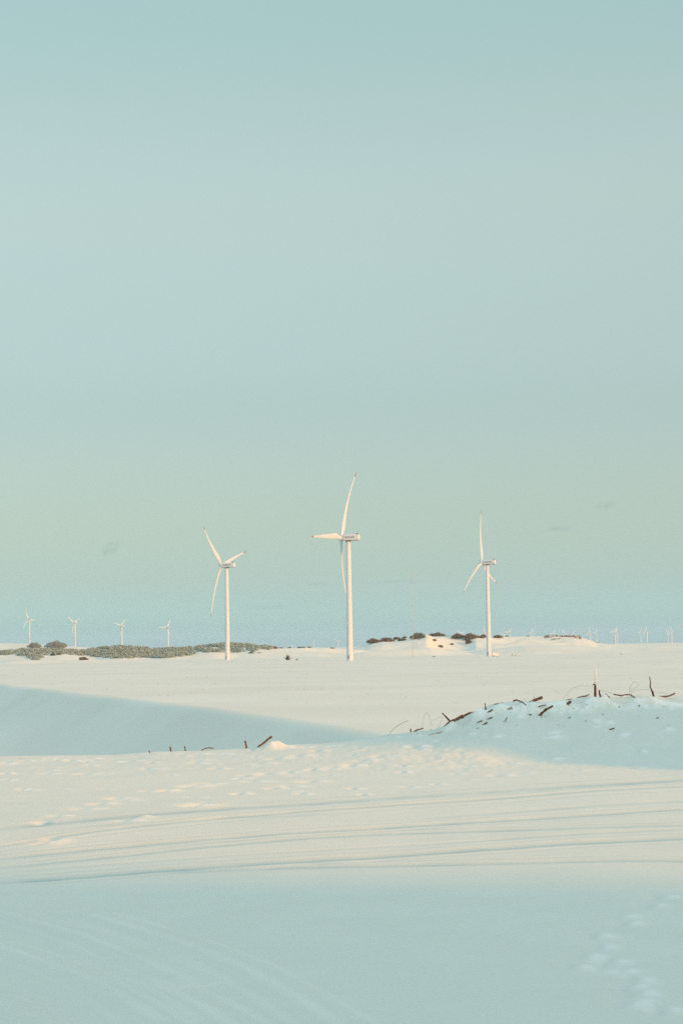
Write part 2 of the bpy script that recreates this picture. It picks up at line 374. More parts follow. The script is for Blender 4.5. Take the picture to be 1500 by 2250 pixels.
    lee = np.where(y > 5, sm(d, RIDGE_D, 104), sm(rad, 70, 180))
    side = sm(np.abs(x), 60, 150)
    lee = np.maximum(lee, side)
    # a straight fall just behind the crest keeps the silhouette crisp
    near = near - np.where(y > 5, .35 * sm(d, RIDGE_D, RIDGE_D + 2.2) * (1 - sm(d, 75, 90)), 0)
    z = near * (1 - lee) + z * lee
    # ---- marks in the near sand
    q = (y > 8) & (y < 60) & (np.abs(x) < 16)
    if q.any():
        xq = x[q]; yq = y[q]; dz = np.zeros_like(xq)
        jit = .05 * pnoise(xq / 1.7, yq / 1.7) + .02 * pnoise(xq / .5, yq / .5)
        for kf, xa, xb, dep, wid, berm in RUTS:
            tt = yq - np.polyval(kf, xq) + jit
            m_ = (sm(xq, xa - .1, xa + 1.0) if xa > -9 else 1.0) * (1 - sm(xq, xb - .3, xb + .2) if xb < 4 else 1.0)
            var = .8 + .5 * pnoise(xq / 3.1 + dep * 900 + kf[-1], yq / 9) + .5 * pnoise(xq / .55 + kf[-1] * 3, yq / 2)
            dz += m_ * var * dep * .7 * (-gauss(tt, wid) + berm * .30 * gauss(tt - 2.2 * wid, wid * 1.2))
            if shade_pale_tint is not None:
                dq = m_ * np.clip(var, .2, 1.2) * (dep / .06) * gauss(tt + .05, wid * 1.1) * (.85 + .3 * pnoise(xq / .8, yq / .8))  # painted shade line along the rut
                shade_pale_tint[q] = np.maximum(shade_pale_tint[q], dq)
        dry = np.zeros_like(xq)  # amount of paler tint for prints, clods and near ridges
        for P in RIDGES_NEAR:
            best = np.full(xq.shape, 9.0)
            for (xa, ya), (xb, yb) in zip(P[:-1], P[1:]):
                ex, ey = xb - xa, yb - ya; L2 = ex * ex + ey * ey
                tt = np.clip(((xq - xa) * ex + (yq - ya) * ey) / L2, 0, 1)
                best = np.minimum(best, np.hypot(xq - xa - tt * ex, yq - ya - tt * ey))
            dry = np.maximum(dry, .15 * (gauss(best, .07) + .7 * gauss(best - .30, .06)) * np.clip(.6 + 1.0 * pnoise(xq / 1.6, yq / 1.6), 0, 1))
            dz += .022 * gauss(best, .28) - .014 * gauss(best - .55, .3)
        for (px_, py_, dep, wx, wy) in PR:
            mx = (np.abs(xq - px_) < 1.4) & (np.abs(yq - py_) < 2.2)
            ax = xq[mx] - px_; ay = yq[mx] - py_
            jt = .45 * wx * pnoise(ax / .09 + px_ * 9, ay / .12)
            dry[mx] = np.maximum(dry[mx], (.38 if py_ < 32 else .7) * gauss(ax - 1.1 * wx + jt, wx * 1.0) * gauss(ay + .1 - .5 * ax + jt, wy * .8))
            dz[mx] += dep * (-gauss(ax + .7 * wx, wx) * gauss(ay - .1, wy) + .5 * gauss(ax - 1.1 * wx, wx * 1.1) * gauss(ay + .1, wy))
        for (px_, py_, h_, s_) in CL:
            mx = (np.abs(xq - px_) < 2) & (np.abs(yq - py_) < 2)
            ax = xq[mx] - px_; ay = yq[mx] - py_
            dry[mx] = np.maximum(dry[mx], .9 * gauss(ax + .12 * pnoise(ax / .2, ay / .2 + px_), s_ * .6) * gauss(ay - .25 * ax, s_ * .4))
            dz[mx] += h_ * gauss(ax, s_ * .7) * gauss(ay, s_ * .55) * (1 + .5 * pnoise(ax / .2 + px_ * 7, ay / .2))
        kx = xq - KNOB[0]; ky = yq - KNOB[1]
        dz += .21 * gauss(kx - .05 * np.sin(ky * 3), .30 + .12 * (kx > 0)) * gauss(ky, .5) * (1 + .25 * pnoise(xq / .25, yq / .3))
        z[q] += dz
        if shade_pale_tint is not None: shade_pale_tint[q] = np.where(dry > .03, np.maximum(shade_pale_tint[q] - dry, -1) * (dry > shade_pale_tint[q]) + shade_pale_tint[q] * (dry <= shade_pale_tint[q]), shade_pale_tint[q])
    return z.reshape(shp)

def Hs(x, y): return float(H(np.array([x]), np.array([y]))[0])
def on_ground(px, py, lo=12.0, hi=58.0, n=2400):
    """first hit of the view ray with the terrain"""
    r = ray(px, py)
    ds = np.linspace(lo, hi, n)
    zz = E + r.z * ds; hh = H(r.x * ds, ds)
    k = np.nonzero(zz <= hh)[0]
    i = k[0] if len(k) else int(np.argmin(zz - hh))
    return Vector((r.x * ds[i], ds[i], float(hh[i])))

def build_terrain():
    az_in = np.linspace(math.radians(-11.6), math.radians(11.6), 640)
    def spread(a, b, n): return a + (b - a) * (np.linspace(0, 1, n + 1)[1:] ** 2.2)
    right = spread(math.radians(11.6), math.radians(180), 120)
    left = -right[::-1][1:]
    az = np.concatenate([left, az_in, right])
    ds = np.concatenate([np.geomspace(.6, 11.5, 40)[:-1], 1 / np.linspace(1 / 11.5, 1 / 57.0, 830)[:-1], np.linspace(57, 64, 60)[:-1], np.linspace(64, 190, 60)[:-1],
                         1 / np.linspace(1 / 190, 1 / 700, 300)[:-1], np.linspace(700, 1500, 60)[:-1], np.linspace(1500, 2600, 260)[:-1], np.geomspace(2600, 27000, 70)])
    A, D = np.meshgrid(az, ds)
    X = D * np.sin(A); Y = D * np.cos(A)
    shade_pale_tint = np.zeros(X.size); Z = H(X, Y, shade_pale_tint)
    nr, nc = X.shape
    co = np.stack([X, Y, Z], -1).reshape(-1, 3)
    co = np.concatenate([co, [[0, 0, Hs(0, 0.01)]]])
    idx = np.arange(nr * nc).reshape(nr, nc)
    nxt = np.roll(idx, -1, axis=1)
    quads = np.stack([idx[:-1, :-1], idx[:-1, 1:], idx[1:, 1:], idx[1:, :-1]], -1).reshape(-1, 4)
    # the seam straight behind the camera
    seam = np.stack([idx[:-1, -1], idx[:-1, 0], idx[1:, 0], idx[1:, -1]], -1)
    quads = np.concatenate([quads, seam])[:, ::-1]
    cap = np.stack([np.full(nc, nr * nc), np.roll(idx[0], -1), idx[0]], -1)
    me = bpy.data.meshes.new('sand_ground')
    nq, ntz = len(quads), len(cap)
    me.vertices.add(len(co)); me.vertices.foreach_set('co', co.ravel().astype(np.float32))
    me.loops.add(nq * 4 + ntz * 3); me.polygons.add(nq + ntz)
    me.loops.foreach_set('vertex_index', np.concatenate([quads.ravel(), cap.ravel()]).astype(np.int32))
    ls = np.concatenate([np.arange(nq) * 4, nq * 4 + np.arange(ntz) * 3]).astype(np.int32)
    me.polygons.foreach_set('loop_start', ls)
    me.polygons.foreach_set('use_smooth', np.ones(nq + ntz, bool))
    me.update(calc_edges=True); me.validate()
    me.materials.append(M['sand'])
    at_ = me.attributes.new('shade_pale_tint', 'FLOAT', 'POINT'); at_.data.foreach_set('value', np.concatenate([np.clip(shade_pale_tint, -1, 1), [0]]).astype(np.float32))
    o = bpy.data.objects.new('sand_ground', me); C.objects.link(o)
    o['kind'] = 'structure'; o['label'] = 'pale wind-blown dune sand with wheel ruts and footprints'
    return o
ground = build_terrain()

# ------------------------------------------------------------------ helpers
def obj(name, me, mats, parent=None, smooth=None):
    if isinstance(me, bmesh.types.BMesh):
        bm = me; me = bpy.data.meshes.new(name); bm.normal_update(); bm.to_mesh(me); bm.free()
    for mt in (mats if isinstance(mats, (list, tuple)) else [mats]): me.materials.append(mt)
    if smooth: me.polygons.foreach_set('use_smooth', np.ones(len(me.polygons), bool))
    o = bpy.data.objects.new(name, me); C.objects.link(o)
    if parent: o.parent = parent
    return o
def tag(o, label, cat, group=None):
    o['label'] = label; o['category'] = cat
    if group: o['group'] = group
    return o
def empty(name, loc=(0, 0, 0), rz=0):
    o = bpy.data.objects.new(name, None); C.objects.link(o); o.location = loc; o.rotation_euler = (0, 0, rz); o.empty_display_size = .5
    return o
def box(bm, c, s, rot=None, bev=0.0):
    r = bmesh.ops.create_cube(bm, size=1.0)
    vs = r['verts']
    for v in vs:
        p = Vector((v.co.x * s[0], v.co.y * s[1], v.co.z * s[2]))
        if rot: p = rot @ p
        v.co = p + Vector(c)
    if bev:
        es = list({e for v in vs for e in v.link_edges})
        bmesh.ops.bevel(bm, geom=es, offset=bev, segments=2, affect='EDGES', profile=.6)
    return vs
def tube(bm, pts, radii, n=8, cap=True, mat=0):
    rings = []
    pts = [Vector(p) for p in pts]
    prev = None
    for i, p in enumerate(pts):
        t = (pts[min(i + 1, len(pts) - 1)] - pts[max(i - 1, 0)]).normalized()
        if prev is None:
            q = t.orthogonal().normalized()
        else:
            q = (prev - t * prev.dot(t)).normalized()
        prev = q; b = t.cross(q)
        r = radii[i] if hasattr(radii, '__len__') else radii
        rings.append([bm.verts.new(p + (q * math.cos(2 * math.pi * k / n) + b * math.sin(2 * math.pi * k / n)) * r) for k in range(n)])
    for a, b in zip(rings[:-1], rings[1:]):
        for k in range(n):
            f = bm.faces.new((a[k], a[(k + 1) % n], b[(k + 1) % n], b[k])); f.material_index = mat; f.smooth = True
    if cap:
        f = bm.faces.new(rings[0][::-1]); f.material_index = mat
        f = bm.faces.new(rings[-1]); f.material_index = mat
    return rings
def copy_tree(o, parent=None):
    c = o.copy(); C.objects.link(c); c.parent = parent
    for ch in list(o.children): copy_tree(ch, c)
    return c

# ------------------------------------------------------------------ wind turbines
def blade_bm(R, ck=1.0):
    bm = bmesh.new()
    secs = [(.9, 2.0, 1.0, 0), (2.2, 2.0, .98, 16), (4.0, 2.5, .62, 16), (6.0, 3.2, .38, 15), (8.5, 3.55, .28, 13), (12, 3.15, .24, 10), (17, 2.6, .21, 7), (22, 2.15, .19, 5),
            (28, 1.7, .18, 3), (34, 1.3, .17, 1.5), (38.5, 1.02, .16, .5), (40.1, .9, .16, 0), (40.2, .9, .16, 0), (43.2, .52, .16, 0), (44, .14, .2, 0)]
    N = 20; rings = []; sc_ = R / 44.0
    for r, ch, tr, tw in secs:
        ch = ch * ck if r > 3 else ch * (1 + .4 * (ck - 1))
        t = math.radians(tw + 2); w_ = -.11 * r + 4.0 * (r / 44) ** 2.6
        # circular root, airfoil outside; leading edge stays nearly straight
        k = min(1, max(0, (r - 2.2) / 4.0))
        ring = []
        for j in range(N):
            an = 2 * math.pi * j / N
            c_ = math.cos(an); s_ = math.sin(an)
            y = ch * .5 * c_; x = ch * .5 * tr * s_ * (1 - .55 * k * max(0, c_))
            y += k * ch * .22
            ring.append(bm.verts.new(Vector((x * math.cos(t) + y * math.sin(t) + w_, -x * math.sin(t) + y * math.cos(t), r)) * sc_))
        rings.append(ring)
    for i, (a, b) in enumerate(zip(rings[:-1], rings[1:])):
        for j in range(N):
            f = bm.faces.new((a[j], a[(j + 1) % N], b[(j + 1) % N], b[j])); f.smooth = True
            f.material_index = 1 if secs[i][0] >= 40.15 else 0
    bm.faces.new(rings[-1]).material_index = 1
    bm.faces.new(rings[0][::-1])
    return bm
def lathe(bm, prof_, n=40, axis='Z', mat=0):
    rings = []
    for r, h in prof_:
        ring = []
        for k in range(n):
            a = 2 * math.pi * k / n
            p = (r * math.cos(a), r * math.sin(a), h) if axis == 'Z' else (h, r * math.cos(a), r * math.sin(a))
            ring.append(bm.verts.new(p))
        rings.append(ring)
    for a, b in zip(rings[:-1], rings[1:]):
        for k in range(n):
            f = bm.faces.new((a[k], a[(k + 1) % n], b[(k + 1) % n], b[k])); f.smooth = True; f.material_index = mat
    bm.faces.new(rings[0][::-1]).material_index = mat; bm.faces.new(rings[-1]).material_index = mat
    return rings
def text_mesh(txt, size):
    cu = bpy.data.curves.new('lettering', 'FONT'); cu.body = txt; cu.size = size; cu.extrude = .03; cu.offset = .035
    cu.align_x = 'CENTER'; cu.align_y = 'CENTER'; cu.space_character = 1.18
    o = bpy.data.objects.new('lettering_tmp', cu); C.objects.link(o)
    bpy.context.view_layer.update()
    dg = bpy.context.evaluated_depsgraph_get()
    me = bpy.data.meshes.new_from_object(o.evaluated_get(dg)); bpy.data.objects.remove(o)
    return me
def tower_bm(Ht, rb, rtop):
    bm = bmesh.new()
    pr = [(rb * 1.12, -1.0), (rb * 1.12, .25), (rb, .3)]
    n = 24
    for i in range(1, n + 1):
        f = i / n
        pr.append((rb + (rtop - rb) * f ** .93, .3 + (Ht - .3) * f))
    lathe(bm, pr, 48)
    # flange seams where the sections are bolted together
    for f in (.27, .60):
        r = rb + (rtop - rb) * f ** .93
        lathe(bm, [(r, Ht * f - .12), (r + .035, Ht * f - .1), (r + .035, Ht * f + .1), (r, Ht * f + .12)], 48)
    return bm
def nacelle_bm():
    bm = bmesh.new()
    # sections along x: rounded rectangle
    secs = [(-3.1, 1.45, 1.5, 0), (-3.05, 1.62, 1.66, 0), (-2.4, 1.80, 1.82, .02), (4.5, 1.88, 1.88, .05), (6.4, 1.80, 1.76, .10), (7.1, 1.62, 1.55, .12), (7.3, 1.3, 1.25, .12)]
    N = 32; rings = []
    for x, hw, hh, zc in secs:
        ring = []
        for k in range(N):
            a = 2 * math.pi * k / N; c, s = math.cos(a), math.sin(a)
            e = .30
            ring.append(bm.verts.new((x, hw * math.copysign(abs(c) ** e, c), zc + hh * math.copysign(abs(s) ** e, s))))
        rings.append(ring)
    for a, b in zip(rings[:-1], rings[1:]):
        for k in range(N):
            f = bm.faces.new((a[k], b[k], b[(k + 1) % N], a[(k + 1) % N])); f.smooth = False
    bm.faces.new(rings[0]); bm.faces.new(rings[-1][::-1])
    # roof hatches
    box(bm, (-.6, .2, 1.98), (1.5, 1.3, .22), bev=.05); box(bm, (2.3, 0, 2.0), (1.9, 1.6, .2), bev=.05)
    return bm
TXT = text_mesh('SUZLON', 1.45)
cache = {}
def turbine(base, Ht, R, rz, thetas, label, group, rb=2.0, rtop=1.42, detail=True, hs=1.0, ck=1.0):
    t = empty('wind_turbine', base, rz); tag(t, label, 'wind turbine', group)
    key = ('t', round(Ht, 1), rb)
    tw = obj('tower', tower_bm(Ht - 2.0 * hs, rb, rtop), M['paint'], t)
    if detail:
        bm = bmesh.new(); box(bm, (0, 0, 0), (.12, 1.0, 2.2), bev=.03)
        dr = obj('door', bm, M['door'], tw); dr.location = (-.2, -rb - .0, 2.4); dr.rotation_euler = (0, 0, math.pi / 2)
    if 'nac' not in cache:
        bm = nacelle_bm(); cache['nac'] = bpy.data.meshes.new('nacelle'); bm.normal_update(); bm.to_mesh(cache['nac']); bm.free(); cache['nac'].materials.append(M['paint'])
    nac = bpy.data.objects.new('nacelle', cache['nac']); C.objects.link(nac); nac.parent = t; nac.location = (0, 0, Ht); nac.scale = (hs, hs, hs)
    sc_ = R / 44.0
    if detail:
        bm = bmesh.new(); lathe(bm, [(rtop + .05, -2.35), (rtop + .22, -2.3), (rtop + .22, -1.86), (rtop + .05, -1.84)], 40)
        obj('yaw_ring', bm, M['trim'], nac)
        bm = bmesh.new()
        box(bm, (2.0, -1.72, -1.80), (9.2, .22, .14)); box(bm, (2.0, 1.72, -1.80), (9.2, .22, .14))
        obj('lower_trim', bm, M['trim'], nac)
        bm = bmesh.new(); box(bm, (5.9, -.3, 2.18), (1.1, .9, .66), bev=.06); tube(bm, [(6.2, -.3, 2.3), (6.2, -.3, 3.7)], .045, 6); tube(bm, [(5.95, -.3, 3.5), (6.45, -.3, 3.5)], .04, 6); box(bm, (6.45, -.3, 3.62), (.18, .18, .2))
        obj('weather_sensor', bm, M['trim'], nac)
        for sgn in (-1, 1):
            me = TXT if sgn < 0 else TXT.copy()
            o = bpy.data.objects.new('lettering', me); C.objects.link(o); o.parent = nac
            if not me.materials: me.materials.append(M['letter'])
            o.location = (1.6, sgn * 1.90, .12); o.rotation_euler = (math.pi / 2, 0, 0 if sgn < 0 else math.pi)
        for zz in (.9, -.75):
            bm = bmesh.new(); box(bm, (6.55, -1.80, zz), (.5, .10, .35), bev=.03); obj('vent', bm, M['seam'], nac)
    hub = None
    bm = bmesh.new(); lathe(bm, [(.25, -2.35), (.9, -2.2), (1.35, -1.7), (1.62, -1.0), (1.72, -.2), (1.74, 1.0), (1.66, 1.25)], 32, axis='X')
    bm.faces.ensure_lookup_table()
    bmesh.ops.recalc_face_normals(bm, faces=bm.faces)
    hub = obj('hub', bm, M['paint'], t); hub.location = (-4.6 * hs, 0, Ht + .05); hub.scale = (hs, hs, hs); hub.rotation_euler = (0, math.radians(5), 0)
    if detail:
        bm = bmesh.new(); lathe(bm, [(1.3, 1.12), (1.55, 1.14), (1.55, 1.5), (1.3, 1.52)], 32, axis='X'); bmesh.ops.recalc_face_normals(bm, faces=bm.faces)
        obj('hub_seam', bm, M['seam'], hub)
    bk = ('blade', round(R, 1), hs, ck)
    if bk not in cache:
        bm = blade_bm(R / hs, ck); bmesh.ops.recalc_face_normals(bm, faces=bm.faces)
        me = bpy.data.meshes.new('blade'); bm.to_mesh(me); bm.free(); me.materials.append(M['paint']); me.materials.append(M['tip']); cache[bk] = me
    for th in thetas:
        b = bpy.data.objects.new('blade', cache[bk]); C.objects.link(b); b.parent = hub; b.rotation_euler = (-math.radians(th), 0, 0)
    return t
def turb_px(axis_px, hub_py, d, R, s, th0, label, group, base_z=None, detail=True, Ht=None, hs=1.0, ck=1.0, rb=2.0, rtop=1.42):
    r = ray(axis_px, hub_py); x = r.x * d
    hz = E + r.z * d
    if base_z is None: base_z = Hs(x, d)
    if Ht is not None: base_z = hz - Ht
    rz = -math.asin(s) - math.atan(r.x)
    return turbine((x, d, base_z), hz - base_z, R, rz, (th0, th0 + 120, th0 + 240), label, group, rb=rb, rtop=rtop, detail=detail, hs=hs, ck=ck)
G1 = 'white turbines standing on the sand plain'
turb_px(498.0, 1242, 1610, 44.0, .48, -47, 'white wind turbine with one blade reaching right above its nacelle and one hanging down', G1)
turb_px(764.8, 1181.5, 1230, 49.0, .335, 28, 'tallest and nearest white wind turbine, one blade pointing level towards the side', G1)
turb_px(1069.5, 1235.5, 1650, 44.0, .36, -8, 'white wind turbine with a blade straight up, standing beside the white cabin', G1)
G2 = 'hazy turbines in a row behind the scrub'
turb_px(65.5, 1361, 5175, 31.5, .70, -27, 'hazy turbine in the scrub row, highest rotor, one blade level to its right', G2, detail=False, hs=.85, ck=1.35, rtop=1.5)
turb_px(165.5, 1368.5, 5025, 30.8, .62, -57, 'hazy turbine behind the scrub with two blades in a wide even V', G2, detail=False, hs=.85, ck=1.35, rtop=1.5)
turb_px(268.0, 1375, 4875, 28.5, .66, -72, 'hazy turbine behind the scrub with an uneven V, right blade steeper', G2, detail=False, hs=.85, ck=1.35, rtop=1.5)
turb_px(369.5, 1378.5, 4875, 27.0, .78, 30, 'hazy turbine behind the scrub with one blade level towards the left', G2, detail=False, hs=.85, ck=1.35, rtop=1.5)
G3 = 'tiny pale turbines on the horizon'
far_list = [
    (690, 1414, 16000, 30, .6, 0, 'tiny pale turbine above the sunlit sand face, with an upright blade'),
    (742.3, 1410, 16000, 36, .8, -55, 'tiny pale turbine with V blades just left of the tallest turbine'),
    (641, 1420, 18000, 34, .6, 40, 'faintest tip of a far turbine, low over the sunlit sand face'),
    (1012.5, 1392, 13000, 36, .7, -50, 'tiny pale turbine whose blades rise from behind the dune scrub'),
    (1065, 1388, 13000, 38, .6, -20, 'tiny pale turbine half hidden by the tower beside the cabin'),
    (1106, 1392, 15000, 34, .5, -10, 'faint far turbine left beside the clearer V-bladed one over the round bush'),
    (1119, 1389.5, 12500, 40, .75, 33, 'tiny pale turbine standing over the small round dune bush'),
    (1168.5, 1390, 12500, 38, .6, 20, 'tiny pale turbine on the dune crest between bush and rocks'),
    (1217, 1392, 13000, 38, .6, 25, 'tiny pale turbine rising over the left half of the rock heap'),
    (1240, 1393, 13000, 42, .7, -30, 'tiny pale turbine with one leaning blade above the middle of the rock heap'),
    (1260, 1393, 15000, 38, .4, 0, 'faint far turbine over the right half of the rock heap'),
    (1296, 1390.5, 12000, 36, .55, 4, 'pale far turbine at the right foot of the rocky dune'),
    (1309.5, 1389.5, 14500, 36, .6, 15, 'faint far turbine just right of the rocky dune'),
    (1350.5, 1389, 11500, 36, .75, 30, 'bright far turbine with a level blade, on the open horizon'),
    (1354.8, 1390, 15000, 34, .5, 0, 'faint far turbine overlapped by a brighter one on the horizon'),
    (1406.3, 1390, 14500, 36, .55, 20, 'faint far turbine left of a taller bright one on the horizon'),
    (1420, 1386, 11500, 38, .5, -8, 'tallest far turbine on the horizon with blade nearly upright'),
    (1465.5, 1388, 14500, 34, .5, -10, 'faint far turbine beside the last one on the horizon'),
    (1474, 1387, 11500, 37, .55, -20, 'last bright far turbine at the right end of the horizon'),
]
for (ax, hy, d, R, s, th, lab) in far_list:
    d *= .55; R *= .55; hz = E + ray(ax, hy).z * d
    turb_px(ax, hy, d, R, s, th, lab, G3, base_z=min(hz - 30, -2.0), detail=False, hs=.62, ck=1.9, rb=1.9, rtop=1.45)

# ------------------------------------------------------------------ radio mast
def mast():
    d = 1640; p = at(906.8, 1446, d); z0 = Hs(p.x, d); top = at(903.2, 1257, d).z
    t = empty('radio_mast', (p.x, d, z0), .3); tag(t, 'slender lattice mast banded in red and white between two turbines', 'mast')
    Hm = top - z0; n = 7
    for k in range(n):
        bm = bmesh.new(); za, zb = Hm * k / n, Hm * (k + 1) / n
        pts = [Vector((.34 * math.cos(a), .34 * math.sin(a), 0)) for a in (0, 2.094, 4.189)]
        for q in pts: tube(bm, [q + Vector((0, 0, za)), q + Vector((0, 0, zb))], .034, 6)
        m_ = int((zb - za) / .9)
        for j in range(m_):
            a = za + (zb - za) * j / m_; b = za + (zb - za) * (j + 1) / m_
            for i in range(3): tube(bm, [pts[i] + Vector((0, 0, a)), pts[(i + 1) % 3] + Vector((0, 0, b))], .018, 4)
        obj('mast_section', bm, M['mast_red'] if k % 2 == 0 else M['mast_white'], t)['label'] = 'red lattice section' if k % 2 == 0 else 'white lattice section'
    bm = bmesh.new(); tube(bm, [(0, 0, Hm), (0, 0, Hm + 2.4)], .05, 6); tube(bm, [(-1.1, 0, Hm - .8), (1.1, 0, Hm - .8)], .06, 6); box(bm, (1.0, 0, Hm - .4), (.3, .3, .6)); box(bm, (-1.0, 0, Hm - .4), (.3, .3, .5))
    obj('antenna', bm, M['mast_red'], t)
    bm = bmesh.new(); box(bm, (0, .5, Hm * .17), (.8, .8, .9), bev=.1); obj('equipment_box', bm, M['mast_white'], t)
mast()

# ------------------------------------------------------------------ cabin, pickup, marker post
def cabin():
    d = 1640; a = at(1080.5, 1442.6, d); b = at(1094, 1442.6, d); zt = at(1087, 1436.2, d).z
    x = (a.x + b.x) / 2; L = b.x - a.x; z0 = Hs(x, d) - .1; h = max(2.3, zt - z0 - .5)
    t = empty('site_cabin', (x, d, z0), .10); tag(t, 'white site cabin with flat roof parked at the foot of a turbine', 'cabin')
    bm = bmesh.new(); box(bm, (0, 0, .55 + h / 2), (L, 2.4, h), bev=.06); obj('body', bm, M['cabin'], t)
    bm = bmesh.new(); box(bm, (0, 0, .55 + h + .08), (L + .25, 2.65, .16), bev=.03); obj('roof', bm, M['cabin'], t)
    for xx in (.8, 1.7):
        bm = bmesh.new(); box(bm, (xx, -1.22, .55 + h * .68), (.45, .08, .5), bev=.02); obj('vent', bm, M['rock'], t)
    bm = bmesh.new(); box(bm, (-L * .30, -.05, .27), (L * .38, 2.3, .54)); obj('plinth', bm, M['trim'], t)
    bm = bmesh.new()
    for xx in (-.1, L * .25, L * .44): box(bm, (xx, 0, .27), (.22, 2.0, .54))
    obj('leg', bm, M['seam'], t)
    bm = bmesh.new(); box(bm, (-L / 2 - .03, 0, .55 + h * .45), (.08, 1.0, h * .8), bev=.02); obj('door', bm, M['trim'], t)
cabin()
def pickup():
    d = 1650; a = at(1130.5, 1442.5, d); b = at(1140.5, 1442.5, d)
    x = (a.x + b.x) / 2; t = empty('pickup_truck', (x, d, Hs(x, d)), math.pi + .12); tag(t, 'small white pickup truck parked on the sand right of the cabin', 'pickup')
    bm = bmesh.new(); box(bm, (0, 0, .85), (4.6, 1.75, .62), bev=.14)
    bm2 = bmesh.new(); obj('body', bm, M['car'], t); bm2.free()
    bm = bmesh.new(); vs = box(bm, (.35, 0, 1.46), (2.1, 1.6, .66))
    for v in bm.verts:
        if v.co.z > 1.5: v.co.x = .30 + (v.co.x - .35) * .68; v.co.y *= .88
    bmesh.ops.bevel(bm, geom=list(bm.edges), offset=.06, segments=2, affect='EDGES'); cab = obj('cab', bm, M['car'], t)
    for sg in (-1, 1):
        bm = bmesh.new(); vs = box(bm, (.33, sg * .76, 1.47), (1.5, .06, .36)); 
        for v in bm.verts:
            if v.co.z > 1.5: v.co.x = .3 + (v.co.x - .33) * .75; v.co.y -= sg * .05
        obj('side_window', bm, M['glass'], cab)
    bm = bmesh.new(); box(bm, (1.28, 0, 1.45), (.06, 1.3, .42), rot=Matrix.Rotation(-.6, 3, 'Y')); obj('windscreen', bm, M['glass'], cab)
    for xx in (-1.4, 1.4):
        for sg in (-1, 1):
            bm = bmesh.new(); lathe(bm, [(.2, -.11), (.34, -.11), (.36, 0), (.34, .11), (.2, .11)], 20); wv = obj('wheel', bm, M['tyre'], t); wv.location = (xx, sg * .82, .36); wv.rotation_euler = (math.pi / 2, 0, 0)
            bm = bmesh.new(); lathe(bm, [(.05, -.125), (.19, -.12), (.19, .12), (.05, .125)], 16); obj('rim', bm, M['mast_white'], wv)
    bm = bmesh.new(); box(bm, (-2.36, 0, .6), (.12, 1.7, .22), bev=.03); box(bm, (2.36, 0, .6), (.12, 1.7, .22), bev=.03); obj('bumper', bm, M['trim'], t)
pickup()
def marker():
    d = 1650; p = at(1124.5, 1443, d); bm = bmesh.new(); tube(bm, [(0, 0, -.3), (.03, 0, .8), (0, 0, 1.5)], [.2, .19, .17], 8); box(bm, (0, 0, 1.52), (.46, .46, .14), bev=.03)
    o = obj('marker_post', bm, M['trim'], None); o.location = (p.x, d, Hs(p.x, d)); tag(o, 'stubby dark post between the white cabin and the pickup', 'post')
marker()

# ------------------------------------------------------------------ dune scrub
def leaf_cloud(blobs, per_m2, leaf, seed, squash=1.0):
    rs = np.random.RandomState(seed); V = []
    for (bx, by, bz, rx, ry, rz_) in blobs:
        n = max(24, int(per_m2 * (rx * ry + rx * rz_ + ry * rz_) * 1.4))
        q = rs.normal(size=(n, 3)); q /= np.linalg.norm(q, axis=1)[:, None]
        q *= (.55 + .5 * rs.rand(n, 1) ** .5) * (1 + .22 * np.sin(q[:, :1] * 5 + seed) * np.cos(q[:, 1:2] * 4))
        p = q * [rx, ry, rz_] + [bx, by, bz]
        V.append(p)
    P = np.concatenate(V); n = len(P)
    a = rs.normal(size=(n, 3)); a /= np.linalg.norm(a, axis=1)[:, None]
    b = np.cross(a, rs.normal(size=(n, 3))); b /= np.linalg.norm(b, axis=1)[:, None]
    s = leaf * (.6 + .8 * rs.rand(n, 1))
    quad = np.stack([P - a * s - b * s * .55, P + a * s * .2 - b * s * .7, P + a * s * 1.1, P - a * s * .1 + b * s * .75], 1)
    me = bpy.data.meshes.new('leaves')
    me.from_pydata(quad.reshape(-1, 3).tolist(), [], np.arange(n * 4).reshape(-1, 4).tolist())
    return me
def shrub_blobs(rs, W, Hh, n, depth=None):
    bl = []
    depth = depth or W * .55
    for i in range(n):
        f = (i + .5) / n * 2 - 1 + rs.uniform(-.12, .12)
        h = Hh * (1 - .55 * abs(f) ** 2.2) * rs.uniform(.78, 1.05)
        r = min(W / n * 1.25, h * .9) * rs.uniform(.9, 1.2)
        bl.append((f * (W / 2 - r * .6), rs.uniform(-.4, .4) * depth, h * .48, max(r, .35), max(r, .35) * 1.1, h * .54))
    return bl
def shrub_px(x0, x1, ytop, ybot, d, label, mat, group, seed, n=7, name='dune_bush'):
    rs = random.Random(seed)
    xm = (x0 + x1) / 2; g = on_ground(xm, ybot - 1, d * .86, d * 1.04, 500); d = g.y
    pc = at(xm, ybot, d); W = (x1 - x0) / F * d; Hh = (ybot - ytop) / F * d
    zz = g.z
    Hh = max(.5 * Hh, at(xm, ytop, d).z - zz)
    me = leaf_cloud(shrub_blobs(rs, W, Hh, n), 14, .34, seed)
    o = obj(name, me, mat); o.location = (pc.x, d, zz - .15)
    tag(o, label, 'bush', group); return o
GS = 'bushes along the crest of the dune'
